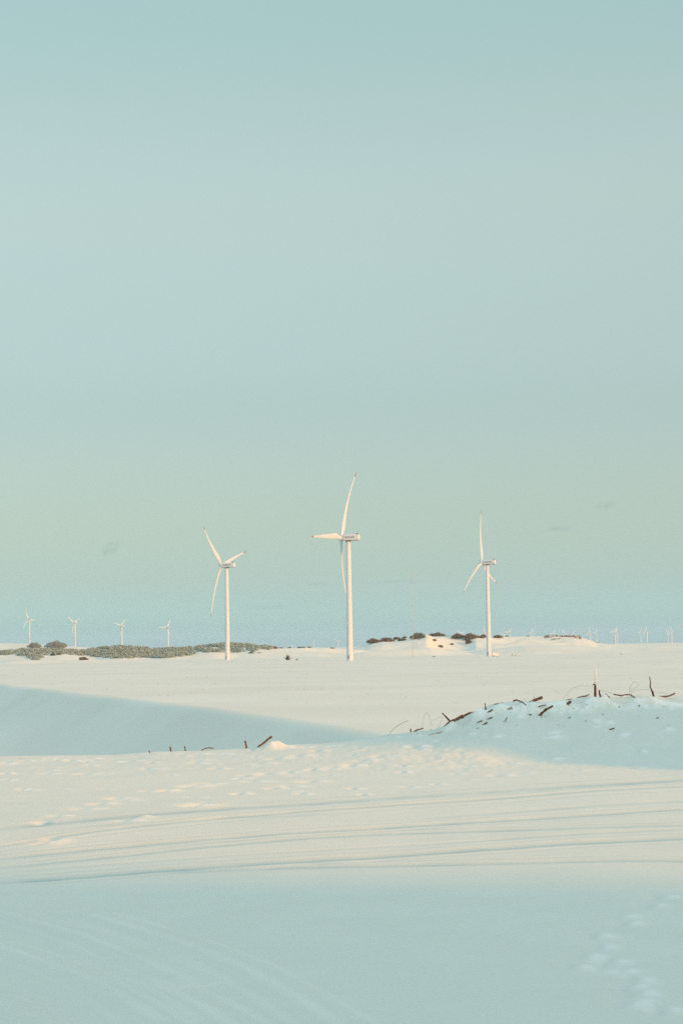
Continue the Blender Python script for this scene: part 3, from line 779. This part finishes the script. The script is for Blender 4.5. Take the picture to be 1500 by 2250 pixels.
SH = [
    (804, 838, 1402, 1414, 2190, 'dark bush at the left end of the dune crest, overhanging its edge', 'leaf_brown', 7),
    (832, 866, 1400, 1411, 2195, 'dark flat-topped bush second from the left end of the dune crest', 'leaf_brown', 7),
    (862, 880, 1399, 1406, 2195, 'low thin bush tapering right of the dark crest thicket', 'leaf_brown', 5),
    (873, 893, 1402, 1409, 2170, 'greyish low bush on the pale sand below the crest', 'leaf_grey', 5),
    (884, 893, 1397, 1402, 2198, 'tiny bush on the crest just left of the mast', 'leaf_brown', 3),
    (900, 936, 1390, 1404, 2195, 'rounded brown green bush behind the mast', 'leaf', 8),
    (940, 977, 1389, 1399, 2198, 'rounded green bush right of the bright sand spur', 'leaf', 8),
    (972, 990, 1396, 1399, 2195, 'thin flat bush joining two larger bushes on the crest', 'leaf_brown', 5),
    (990, 1021, 1391, 1403, 2192, 'dark brown bush with a long slope on its left', 'leaf_brown', 7),
    (1017, 1048, 1390, 1406, 2188, 'tallest dark brown bush left of the cabin turbine tower', 'leaf_brown', 8),
    (1040, 1064, 1396, 1403, 2190, 'low brown bush touching the cabin turbine tower on its left', 'leaf_brown', 5),
    (1055, 1068, 1393, 1402, 2200, 'grey green bush half hidden by the cabin turbine tower', 'leaf_grey', 4),
    (1081, 1105, 1394, 1402, 2185, 'small rounded bush right of the cabin turbine tower', 'leaf', 6),
    (1108, 1119, 1396, 1399.5, 2190, 'flat low bush right of the small rounded bush', 'leaf', 4),
    (1021, 1036, 1403, 1415, 2120, 'greyish bush creeping down the sand scar below the tallest bush', 'leaf_grey', 5),
    (946, 959, 1404, 1409, 2130, 'pale grey bush on the upper wall of the sand bowl', 'leaf_grey', 4),
    (961, 974, 1417, 1423, 2060, 'small bush low on the floor of the sand bowl', 'leaf_grey', 4),
    (989, 996, 1412, 1418, 2080, 'tiny upright bush in the middle of the sand bowl', 'leaf_grey', 3),
    (917, 923, 1404, 1407, 2150, 'speck of a bush on the bright sand spur', 'leaf_grey', 3),
    (1157, 1161, 1396, 1398.5, 2195, 'speck of a bush alone on the bare crest', 'leaf', 3),
]
for i, (x0, x1, yt, yb, d, lab, mt, n) in enumerate(SH):
    shrub_px(x0, x1, yt, yb, d, lab, M[mt], GS, 40 + i, n)
GF = 'low bushes on the rim of the sunlit sand face'
SF = [(588, 612, 1420, 1426, 1935, 'brown bush at the left end of the sunlit face rim', 'leaf_brown', 5), (612, 624, 1422, 1425.5, 1935, 'thin brown bush second along the sunlit face rim', 'leaf_brown', 4),
      (632, 641, 1421, 1424.5, 1940, 'small green bush standing alone mid rim of the sunlit face', 'leaf', 3), (652, 672, 1420, 1424.5, 1940, 'widest brown bush on the sunlit face rim', 'leaf_brown', 5),
      (674, 684, 1420, 1423.5, 1940, 'brown bush right of the widest one on the face rim', 'leaf_brown', 3), (722, 736, 1422.5, 1426, 1930, 'grey bush on the rim left of the nearest turbine tower', 'leaf_grey', 4),
      (544, 559, 1432, 1436.5, 1800, 'brown low bush on the sand right of the hanging-blade turbine', 'leaf_brown', 5), (563, 574, 1433, 1436, 1800, 'thin brown bush on the sand before the sunlit face', 'leaf_brown', 3)]
for i, (x0, x1, yt, yb, d, lab, mt, n) in enumerate(SF): shrub_px(x0, x1, yt, yb, d, lab, M[mt], GF, 80 + i, n)
SL = [(60, 92, 1411, 1424, 3200, 'hazy grey bush on the far pale dune, lower of two', 'leaf_hazed', 6), (98, 150, 1408, 1424, 3200, 'hazy grey thicket on the far pale dune, larger of two', 'leaf_hazed', 8),
      (110, 123, 1434, 1440, 1770, 'small rounded bush on the pale slope under the scrub', 'leaf_grey', 4), (124, 135, 1433, 1437, 1775, 'smallest bush on the pale slope under the scrub', 'leaf_grey', 3),
      (172, 196, 1443, 1448, 1740, 'flat bush on the sand below the scrub bank', 'leaf_grey', 5)]
for i, (x0, x1, yt, yb, d, lab, mt, n) in enumerate(SL): shrub_px(x0, x1, yt, yb, d, lab, M[mt], 'bushes round the scrub bank', 120 + i, n)

def scrub():
    rs = random.Random(3); nr = np.random.RandomState(3)
    bot = [(-80, 1438), (0, 1437), (60, 1440), (75, 1449), (95, 1446), (110, 1433), (140, 1436), (200, 1440), (245, 1445), (300, 1444), (370, 1444), (400, 1441), (420, 1437), (440, 1434), (470, 1432), (520, 1432), (560, 1430), (600, 1426)]
    top = [(-80, 1432), (0, 1430), (60, 1426), (130, 1426), (185, 1429), (230, 1422), (270, 1419), (310, 1422), (340, 1426), (370, 1424), (420, 1422), (470, 1415), (505, 1413), (550, 1415), (590, 1420), (600, 1421)]
    bx, by = interp_px(bot); tx, ty = interp_px(top)
    bl = []
    for _ in range(4200):
        px = rs.uniform(-80, 596); d = rs.uniform(1745, 1905); r = ray(px, 1430); x = r.x * d; z = Hs(x, d)
        # where this point of the slope shows in the picture
        k = Vector((x, d, z + .8 - E)); yy = 1125 - F * (k.dot(up) / k.dot(fw))
        if yy > np.interp(px, bx, by) or yy < np.interp(px, tx, ty) - 6: continue
        if px > 400 and float(pnoise(np.array([px / 14.0]), np.array([yy / 5.0]))[0]) > .22: continue
        s = rs.uniform(1.1, 2.6); bl.append((x, d, z + s * .35, s * 1.25, s * 1.2, s * .72))
        if len(bl) > 1300: break
    me = leaf_cloud(bl, 4.6, .48, 9)
    o = obj('scrub', me, M['leaf_pale']); o['kind'] = 'stuff'; o['label'] = 'dense low dune scrub covering the long bank on the left'; o['category'] = 'scrub'
scrub()

# spiky plant and clods on the plain
def spiky():
    d = 1470; p = at(632, 1451, d); z0 = Hs(p.x, d); t = empty('agave_plant', (p.x, d, z0)); tag(t, 'dark spiky plant with splayed stiff leaves alone on the plain', 'plant')
    rs = random.Random(4)
    for (name, n, mt) in (('leaf_rosette', 46, 'leaf_brown'), ('dead_leaves', 18, 'wood')):
        bm = bmesh.new()
        for i in range(n):
            a = rs.uniform(0, 6.28); el = rs.uniform(.35, 1.45) if name == 'leaf_rosette' else rs.uniform(.05, .4); L = rs.uniform(2.9, 4.6) * (1 if el > .5 else .9)
            dirv = Vector((math.cos(a) * math.cos(el), math.sin(a) * math.cos(el), math.sin(el))); q = Vector((-math.sin(a), math.cos(a), 0))
            P = [dirv * (L * f) + Vector((0, 0, .2 - .5 * f * f * (1.2 - el) )) for f in (0, .35, .7, 1)]
            wv = (.34, .46, .30, .03)
            A = [bm.verts.new(p_ + q * w_) for p_, w_ in zip(P, wv)]; B = [bm.verts.new(p_ - q * w_) for p_, w_ in zip(P, wv)]
            for j in range(3): bm.faces.new((A[j], A[j + 1], B[j + 1], B[j]))
        obj(name, bm, M[mt], t)
spiky()
def rock_me(r, seed):
    rs = random.Random(seed); bm = bmesh.new(); bmesh.ops.create_icosphere(bm, subdivisions=2, radius=1)
    ax = [rs.uniform(.7, 1.3) for _ in range(3)]; pl = [(Vector((rs.uniform(-1, 1), rs.uniform(-1, 1), rs.uniform(-.3, 1))).normalized(), rs.uniform(.55, .85)) for _ in range(7)]
    for v in bm.verts:
        for nn, k in pl:
            e = v.co.dot(nn) - k
            if e > 0: v.co -= nn * e
        v.co = Vector((v.co.x * ax[0], v.co.y * ax[1], v.co.z * ax[2] * .75)) * r
    return bm
def rocks():
    rs = random.Random(12); d = 2175; k = 0
    spots = []
    for i in range(34):
        px = 1196 + 78 * (i + rs.random()) / 34; py = 1400 - 5 * math.sin((px - 1196) / 78 * math.pi) + rs.uniform(-1.5, 3.0); spots.append((px, py + rs.uniform(-1, 2.5), rs.uniform(.8, 2.1)))
    for i in range(9): spots.append((1210 + 26 * i / 9 + rs.uniform(-1, 1), 1406.5 - 4 * i / 9 + rs.uniform(-.4, .4), rs.uniform(.6, 1.1)))
    for px, py, r in spots:
        pale = rs.random() < .3; p = on_ground(px, py, 1950, 2196, 700)
        o = obj('boulder', rock_me(r, 300 + k), M['rock_pale'] if pale else M['rock']); o.location = (p.x, p.y, Hs(p.x, p.y) + r * .35); o.rotation_euler = (0, 0, rs.uniform(0, 6))
        tag(o, 'pale grey boulder in the rubble heap on the dune crest' if pale else 'brown boulder in the rubble heap on the dune crest', 'boulder', 'pale boulders of the crest heap' if pale else 'brown boulders of the crest heap'); k += 1
    for px, py in ((1301, 1412), (1305, 1412), (1312, 1412)):
        p = at(px, py, 2300); o = obj('boulder', rock_me(1.0, 300 + k), M['rock']); o.location = (p.x, 2300, max(Hs(p.x, 2300) + .3, p.z)); tag(o, 'small brown boulder at the right foot of the rocky dune', 'boulder', 'boulders at the dune foot'); k += 1
    for px, py, r, lab in ((652, 1452, 1.1, 'dark clod on the plain right of the spiky plant'), (953, 1444, 1.2, 'dark clod on the low bank right of the mast'), (1364, 1436, .9, 'lone dark clod on the far sand near the right horizon')):
        r_ = ray(px, py); dd = 1480 if px < 900 else 1640; p = at(px, py, dd); o = obj('clod', rock_me(r, 400 + k), M['rock']); o.location = (p.x, dd, Hs(p.x, dd) + r * .2); tag(o, lab, 'clod'); k += 1
rocks()
def debris():
    rs = random.Random(21); bm = bmesh.new()
    for i in range(300):
        d = 1 / rs.uniform(1 / 1500, 1 / 330); px = rs.uniform(-60, 1560); r = ray(px, 1480); x = r.x * d
        if x < float(np.interp(d, CY, CX)) + 12 and d < 700: continue
        z = Hs(x, d); s = rs.uniform(.05, .15) * (d / 700) ** .8
        m_ = bmesh.ops.create_icosphere(bm, subdivisions=1, radius=1)
        for v in m_['verts']: v.co = Vector((v.co.x * s * 2.2 + x, v.co.y * s + d, v.co.z * s * .55 + z + s * .1))
    o = obj('litter', bm, M['rock']); o['kind'] = 'stuff'; o['label'] = 'scattered specks of dry plant litter on the sand plain'; o['category'] = 'litter'
debris()

# ------------------------------------------------------------------ driftwood, stakes and wire on the near dune
def stick_px(name, pts, w0, w1, mat, label, cat, group=None, d=None, bury=True, n=7, lumps=.18, seed=0, flat=1.0):
    """pts: pixels along the stick; w0, w1: widths in pixels; the base rests on the sand"""
    rs = random.Random(seed or int(pts[0][0] * 7 + pts[0][1]))
    if d is None:
        b = max(pts, key=lambda p: p[1]); g = on_ground(b[0], b[1] - 1); dd = g.y
    else: dd = d
    P = []
    for i, (px, py) in enumerate(pts):
        P.append(at(px, py, dd - (i - len(pts) / 2) * .04))
    base = P[0].copy()
    if bury:
        k = 0 if pts[0][1] >= pts[-1][1] else -1
        e = P[k] - P[1 if k == 0 else -2]
        ext = P[k] + e.normalized() * .14 + Vector((0, 0, -.05))
        if k == 0: P.insert(0, ext)
        else: P.append(ext)
    # resample
    Q = []
    m_ = len(P) - 1
    for i in range(m_):
        for j in range(4):
            f = j / 4; Q.append(P[i].lerp(P[i + 1], f))
    Q.append(P[-1])
    L = len(Q) - 1; px_m = dd / F
    rad = [max(.004, (w0 + (w1 - w0) * i / L) * .41 * px_m * (1 + rs.uniform(-lumps, lumps))) for i in range(L + 1)]
    Q = [q + Vector((rs.uniform(-1, 1), rs.uniform(-1, 1), rs.uniform(-1, 1))) * rad[i] * lumps for i, q in enumerate(Q)]
    o_ = Vector((base.x, base.y, base.z))
    bm = bmesh.new(); tube(bm, [q - o_ for q in Q], rad, n)
    o = obj(name, bm, mat); o.location = o_
    tag(o, label, cat, group); return o
W = M['wood']; WP = M['wood_pale']
GW = 'driftwood pieces on the near dune'
sticks = [
    ('driftwood_stick', [(988, 1585), (980, 1576), (971, 1567)], 6, 3.5, W, 'dark stick leaning left at the foot of the mound'),
    ('driftwood_log', [(985, 1588), (993, 1584), (1004, 1580), (1018, 1573)], 5, 10, W, 'dark log lying up the left flank of the mound'),
    ('driftwood_log', [(1024, 1570), (1034, 1566), (1046, 1564)], 8, 3, W, 'short thick log above the leaning stick on the mound rim'),
    ('driftwood_stick', [(1067, 1562), (1066, 1553), (1064, 1545)], 6, 2, W, 'short pointed upright stick on the left shoulder of the mound'),
    ('driftwood_stick', [(1078, 1551), (1090, 1547), (1104, 1545)], 3, 4, W, 'thin stick lying along the left shoulder rim'),
    ('driftwood_log', [(1067, 1569), (1074, 1564), (1081, 1559)], 6, 4, W, 'brown slab lying below the pointed upright stick'),
    ('driftwood_stick', [(1127, 1540), (1134, 1538), (1140, 1540), (1146, 1542)], 5, 2, W, 'crooked little stick on the rim beside the thick leaning billet'),
    ('driftwood_log', [(1166, 1542), (1178, 1537), (1191, 1532)], 6, 8, W, 'thick square-ended billet leaning up on the mound rim'),
    ('driftwood_stick', [(1176, 1554), (1188, 1551), (1199, 1549)], 2.5, 3, W, 'thin flat stick just below the leaning billet'),
    ('driftwood_log', [(1181, 1576), (1190, 1567), (1200, 1558), (1214, 1551)], 8, 6, W, 'largest slanting trunk piece in the middle of the mound face'),
    ('driftwood_stick', [(1108, 1563), (1116, 1558), (1124, 1554)], 3, 6, WP, 'pale bleached stick on the upper mound face'),
    ('driftwood_stick', [(1045, 1591), (1052, 1587), (1058, 1583)], 5, 4, W, 'dark stick low on the left mound face'),
    ('driftwood_log', [(1066, 1583), (1073, 1580), (1081, 1576)], 7, 4, W, 'knotty brown lump left of the mound centre'),
    ('driftwood_stick', [(1056, 1595), (1063, 1591), (1070, 1587)], 3, 4, W, 'thin lowest stick below the knotty lump'),
    ('driftwood_stick', [(1107, 1588), (1110, 1582), (1114, 1576)], 5, 3, WP, 'pale upright chip in the sand scar of the mound'),
    ('driftwood_stick', [(1158, 1572), (1162, 1571), (1166, 1570)], 5, 4, W, 'small dark chip left of the largest trunk piece'),
    ('driftwood_log', [(1243, 1550), (1248, 1545), (1253, 1541)], 9, 7, W, 'blocky stump half buried left of the painted post'),
    ('driftwood_stick', [(1243, 1538), (1249, 1536.5), (1255, 1536.5)], 3, 3, W, 'short level stick above the blocky stump'),
    ('driftwood_stick', [(1270, 1533), (1278, 1531), (1286, 1529), (1294, 1526)], 5, 3, W, 'frayed dark stick on the rim left of the painted post'),
    ('driftwood_log', [(1319, 1532), (1316, 1524), (1315, 1517)], 6, 4, W, 'short dark stake leaning just right of the painted post'),
    ('driftwood_stick', [(1339, 1534), (1334, 1529), (1329, 1524)], 5, 2, W, 'small slanted stick right of the short dark stake'),
    ('driftwood_branch', [(1347, 1526), (1356, 1527), (1364, 1529), (1374, 1526), (1384, 1527), (1387, 1528)], 3, 3.5, W, 'long level branch on the rim between stake and tall branch'),
    ('driftwood_branch', [(1435, 1531), (1432, 1520), (1427, 1509), (1428, 1500), (1426, 1486)], 7, 2, W, 'tall crooked branch standing upright on the mound top'),
    ('driftwood_log', [(1439, 1531), (1450, 1530), (1466, 1530), (1472, 1528), (1482, 1523)], 3, 4, W, 'forked log lying right of the tall crooked branch'),
    ('driftwood_stick', [(1399, 1554), (1405, 1549)], 3.5, 2.5, W, 'lone small stick in the sand under the tall branch'),
    ('driftwood_stick', [(1334, 1604), (1341, 1602), (1348, 1600)], 3, 4, W, 'small brown stick lying on a pale hump low on the mound'),
    ('driftwood_stick', [(1439, 1581), (1442, 1578), (1447, 1576)], 4, 2, W, 'little hooked stick right of the lone small stick'),
    ('driftwood_stick', [(1245, 1580), (1249, 1577), (1253, 1575)], 3, 2, W, 'splinter on the sand below the blocky stump'),
    ('driftwood_stick', [(940, 1616), (955, 1613), (970, 1609), (977, 1608)], 3, 7, WP, 'pale bleached log lying at the toe of the mound'),
    ('driftwood_log', [(569, 1640), (580, 1632), (588, 1625), (597, 1619)], 5, 6, W, 'splintered plank leaning up on the small sand knob'),
    ('driftwood_stick', [(541, 1640), (540, 1634), (538, 1628)], 6, 4, W, 'short stub left of the splintered plank'),
    ('driftwood_stick', [(408, 1650), (407, 1645), (406, 1640)], 4, 3, W, 'thin stub left of the flat stick on the ridge'),
    ('driftwood_stick', [(376, 1651), (375, 1646), (374, 1641)], 5, 3.5, W, 'sturdier stub second from the left along the ridge'),
    ('driftwood_stick', [(331, 1656), (329, 1652), (327, 1649)], 3.5, 2, W, 'tiniest stub at the left end of the row along the ridge'),
    ('driftwood_stick', [(452, 1644), (460, 1643), (470, 1644)], 3, 3, W, 'flat stick lying on the ridge between two stubs'),
    ('driftwood_stick', [(902, 1606), (901.5, 1602)], 4, 4, W, 'tiny dark stub at the left toe of the mound'),
    ('driftwood_stick', [(918, 1603), (924, 1602), (930, 1600)], 4, 3, W, 'small dark chip beside the tiny stub on the toe'),
    ('driftwood_stick', [(982, 1604), (987, 1602)], 5, 4, W, 'dark chip just above the pale bleached log'),
]
for i, (nm, pts, w0, w1, mt, lab) in enumerate(sticks):
    stick_px(nm, pts, w0, w1, mt, lab, 'driftwood', GW, seed=500 + i)
# small splinters that nothing tells apart
rs = random.Random(31)
for i in range(80):
    px = rs.uniform(905, 1490); t_ = (px - 905) / 585
    py = np.interp(px, [905, 1000, 1080, 1240, 1500], [1606, 1588, 1552, 1546, 1545]) + rs.random() ** 1.5 * (48 if px > 1000 else 14) + 4
    a = rs.uniform(-.2, .9); L = rs.uniform(3, 9)
    stick_px('wood_splinter', [(px, py), (px + L * math.cos(a), py - L * math.sin(a) * .8)], rs.uniform(1.1, 2.4), .8, W if rs.random() < .75 else WP,
             'small splinter of driftwood scattered on the face of the mound', 'splinter', 'wood splinters on the mound', bury=False, n=5, seed=700 + i)
for i in range(16):
    px = rs.uniform(0, 860); py = np.interp(px, [0, 340, 520, 590, 700, 860], [1664, 1655, 1648, 1628, 1637, 1616]) + rs.random() ** 1.6 * 50 + 3; L = rs.uniform(2.5, 6)
    stick_px('wood_splinter', [(px, py), (px + L, py - rs.uniform(-.5, 1.5))], 1.8, 1.2, W if rs.random() < .6 else WP,
             'tiny wood chip lying along the low left part of the ridge', 'splinter', 'wood chips on the low ridge', bury=False, n=5, seed=800 + i)

def painted_post():
    d = 57.6; b = at(1306.5, 1531, d); tp = at(1307.5, 1468, d); mid = at(1306.8, 1505, d)
    t = empty('fence_post', b); tag(t, 'upright fence post, white painted above and dark bare wood below', 'post')
    px_m = d / F
    bm = bmesh.new(); tube(bm, [Vector((0, 0, -.25)), Vector((.004, 0, .1)), (mid - b) * .55, mid - b], [2.9 * px_m, 2.8 * px_m, 2.6 * px_m, 2.5 * px_m], 9)
    box(bm, (mid - b) + Vector((-3.6 * px_m, -.02, .012)), (4.5 * px_m, .05, 3 * px_m), bev=.004)
    o = obj('bare_wood_stump', bm, W, t)
    bm = bmesh.new(); q = [mid - b + Vector((.004, 0, -.05)), (mid - b).lerp(tp - b, .4), tp - b]; tube(bm, q, [2.1 * px_m, 2.0 * px_m, 1.8 * px_m], 9)
    obj('painted_shaft', bm, M['post_white'], t)
painted_post()
def wire_px(pts, label, d=57.4, r=.0032, mat='wire', name='loose_wire', cat='wire', group='loose wires on the mound'):
    P = [at(x, y, d + .25 * math.sin(i * 1.3)) for i, (x, y) in enumerate(pts)]
    # smooth the line
    Q = []
    for i in range(len(P) - 1):
        p0, p1, p2, p3 = P[max(0, i - 1)], P[i], P[i + 1], P[min(len(P) - 1, i + 2)]
        for j in range(6):
            t = j / 6; Q.append(.5 * ((2 * p1) + (p2 - p0) * t + (2 * p0 - 5 * p1 + 4 * p2 - p3) * t * t + (3 * p1 - p0 - 3 * p2 + p3) * t ** 3))
    Q.append(P[-1]); o_ = P[0].copy(); bm = bmesh.new(); tube(bm, [q - o_ for q in Q], r, 5)
    if name == 'loose_wire':
        for i in range(4, len(Q) - 3, 11):
            v = Vector((math.sin(i), .3, math.cos(i * 1.7))).normalized() * .018; tube(bm, [Q[i] - o_ - v, Q[i] - o_ + v], r * .9, 4)
    o = obj(name, bm, M[mat]); o.location = o_; tag(o, label, cat, group)
wire_px([(1236, 1535), (1244, 1525), (1256, 1513), (1270, 1508), (1284, 1507), (1296, 1508), (1306, 1512)], 'thin wire arching to the painted post from its left')
wire_px([(1309, 1514), (1325, 1518), (1340, 1522), (1356, 1526), (1378, 1528)], 'thin wire sagging right from the painted post')
wire_px([(1381, 1526), (1382, 1512), (1388, 1502), (1396, 1498), (1402, 1501), (1400, 1507), (1391, 1514), (1384, 1519), (1381, 1524), (1385, 1525), (1388, 1521), (1384, 1518)], 'wire curled into an upright loop above the mound top')
wire_px([(1386, 1521), (1396, 1517), (1412, 1515), (1428, 1517), (1444, 1521), (1462, 1524), (1480, 1528)], 'wire arching low across the tall crooked branch')
wire_px([(926, 1600), (929, 1583), (934, 1569), (938, 1566), (942, 1574), (946, 1587), (949, 1596)], 'wire bent in a narrow tall hoop at the mound toe')
wire_px([(949, 1583), (955, 1581), (962, 1577), (970, 1576), (967, 1588), (960, 1600)], 'wire bent in a low hook right of the narrow hoop')
wire_px([(986, 1598), (990, 1588), (1000, 1587), (1002, 1595), (996, 1602), (990, 1600)], 'small coil of wire lying on the left mound face')
wire_px([(853, 1616), (862, 1604), (874, 1594), (887, 1587), (897, 1583)], 'dry reed stalk arching up from the ridge', r=.006, mat='stalk', name='dry_stalk', cat='stalk', group='dry stalks')
wire_px([(1170, 1540), (1172, 1533), (1171, 1530), (1175, 1536)], 'short kinked wire standing beside the leaning billet')

# ------------------------------------------------------------------ clouds
def cloud(px, py, wpx, hpx, tilt, dens, seed, label, d=14000):
    p = at(px, py, d); rx = wpx / 2 / F * d; rz_ = hpx / 2 / F * d
    bm = bmesh.new(); bmesh.ops.create_icosphere(bm, subdivisions=3, radius=1)
    for v in bm.verts: v.co = Vector((v.co.x * rx, v.co.y * rx * .8, v.co.z * rz_))
    mt = bpy.data.materials.new('cloud_vapour'); mt.use_nodes = True; n = mt.node_tree; n.nodes.clear(); L = n.links.new
    out = n.nodes.new('ShaderNodeOutputMaterial'); pv = n.nodes.new('ShaderNodeVolumePrincipled'); L(pv.outputs[0], out.inputs['Volume'])
    pv.inputs['Color'].default_value = (.25, .42, .5, 1); pv.inputs['Anisotropy'].default_value = .5
    tc = n.nodes.new('ShaderNodeTexCoord'); mp = n.nodes.new('ShaderNodeMapping'); mp.inputs['Scale'].default_value = (1 / rx, 1 / rx, 1 / rz_)
    L(tc.outputs['Object'], mp.inputs[0])
    ln = n.nodes.new('ShaderNodeVectorMath'); ln.operation = 'LENGTH'; L(mp.outputs[0], ln.inputs[0])
    ns = n.nodes.new('ShaderNodeTexNoise'); ns.noise_dimensions = '4D'; ns.inputs['W'].default_value = seed; ns.inputs['Scale'].default_value = 1.6; ns.inputs['Detail'].default_value = 4
    L(mp.outputs[0], ns.inputs['Vector'])
    r1 = n.nodes.new('ShaderNodeMapRange'); r1.inputs['From Min'].default_value = 1.0; r1.inputs['From Max'].default_value = .1; L(ln.outputs['Value'], r1.inputs['Value'])
    r2 = n.nodes.new('ShaderNodeMapRange'); r2.inputs['From Min'].default_value = .38; r2.inputs['From Max'].default_value = .7; L(ns.outputs['Fac'], r2.inputs['Value'])
    m1 = n.nodes.new('ShaderNodeMath'); m1.operation = 'MULTIPLY'; L(r1.outputs[0], m1.inputs[0]); L(r2.outputs[0], m1.inputs[1])
    m2 = n.nodes.new('ShaderNodeMath'); m2.operation = 'MULTIPLY'; m2.inputs[1].default_value = dens / rx; L(m1.outputs[0], m2.inputs[0]); L(m2.outputs[0], pv.inputs['Density'])
    o = obj('cloud', bm, mt); o.location = p; o.rotation_euler = (0, -math.radians(tilt), 0)
    tag(o, label, 'cloud', 'wisps of cloud')
CLOUDS = True
if CLOUDS:
    cloud(245, 1205, 62, 34, 32, .55, 1.0, 'small slanted blue wisp of cloud alone on the left')
    cloud(1228, 1162, 74, 20, 2, .60, 4.0, 'flat darker wisp of cloud, lower of the two right ones')
    cloud(1328, 1110, 54, 26, 8, .50, 7.0, 'small puffy wisp of cloud, highest in the sky')
    cloud(860, 1279, 150, 9, 1, .45, 11.0, 'long thin streak of cloud crossing behind the mast')
    cloud(702, 1284, 60, 16, 2, .35, 13.0, 'short faint streak of cloud left of the nearest turbine')
    cloud(600, 1332, 160, 20, 4, .30, 17.0, 'broad very faint cloud streak low between two turbines')

# ------------------------------------------------------------------ haze
HAZE = True
if HAZE:
    bm = bmesh.new(); x0, x1, y0, y1, z0, z1 = -28500, 28500, -28500, 28500, -60, 190
    box(bm, ((x0 + x1) / 2, (y0 + y1) / 2, (z0 + z1) / 2), (x1 - x0, y1 - y0, z1 - z0))
    mt = bpy.data.materials.new('haze_air'); mt.use_nodes = True; n = mt.node_tree; n.nodes.clear()
    out = n.nodes.new('ShaderNodeOutputMaterial'); pv = n.nodes.new('ShaderNodeVolumePrincipled'); n.links.new(pv.outputs[0], out.inputs['Volume'])
    pv.inputs['Color'].default_value = (.86, .95, .97, 1); pv.inputs['Density'].default_value = 4.2e-5; pv.inputs['Anisotropy'].default_value = .7
    o = obj('haze', bm, mt); o['kind'] = 'stuff'; o['label'] = 'pale blue haze over the far plain'
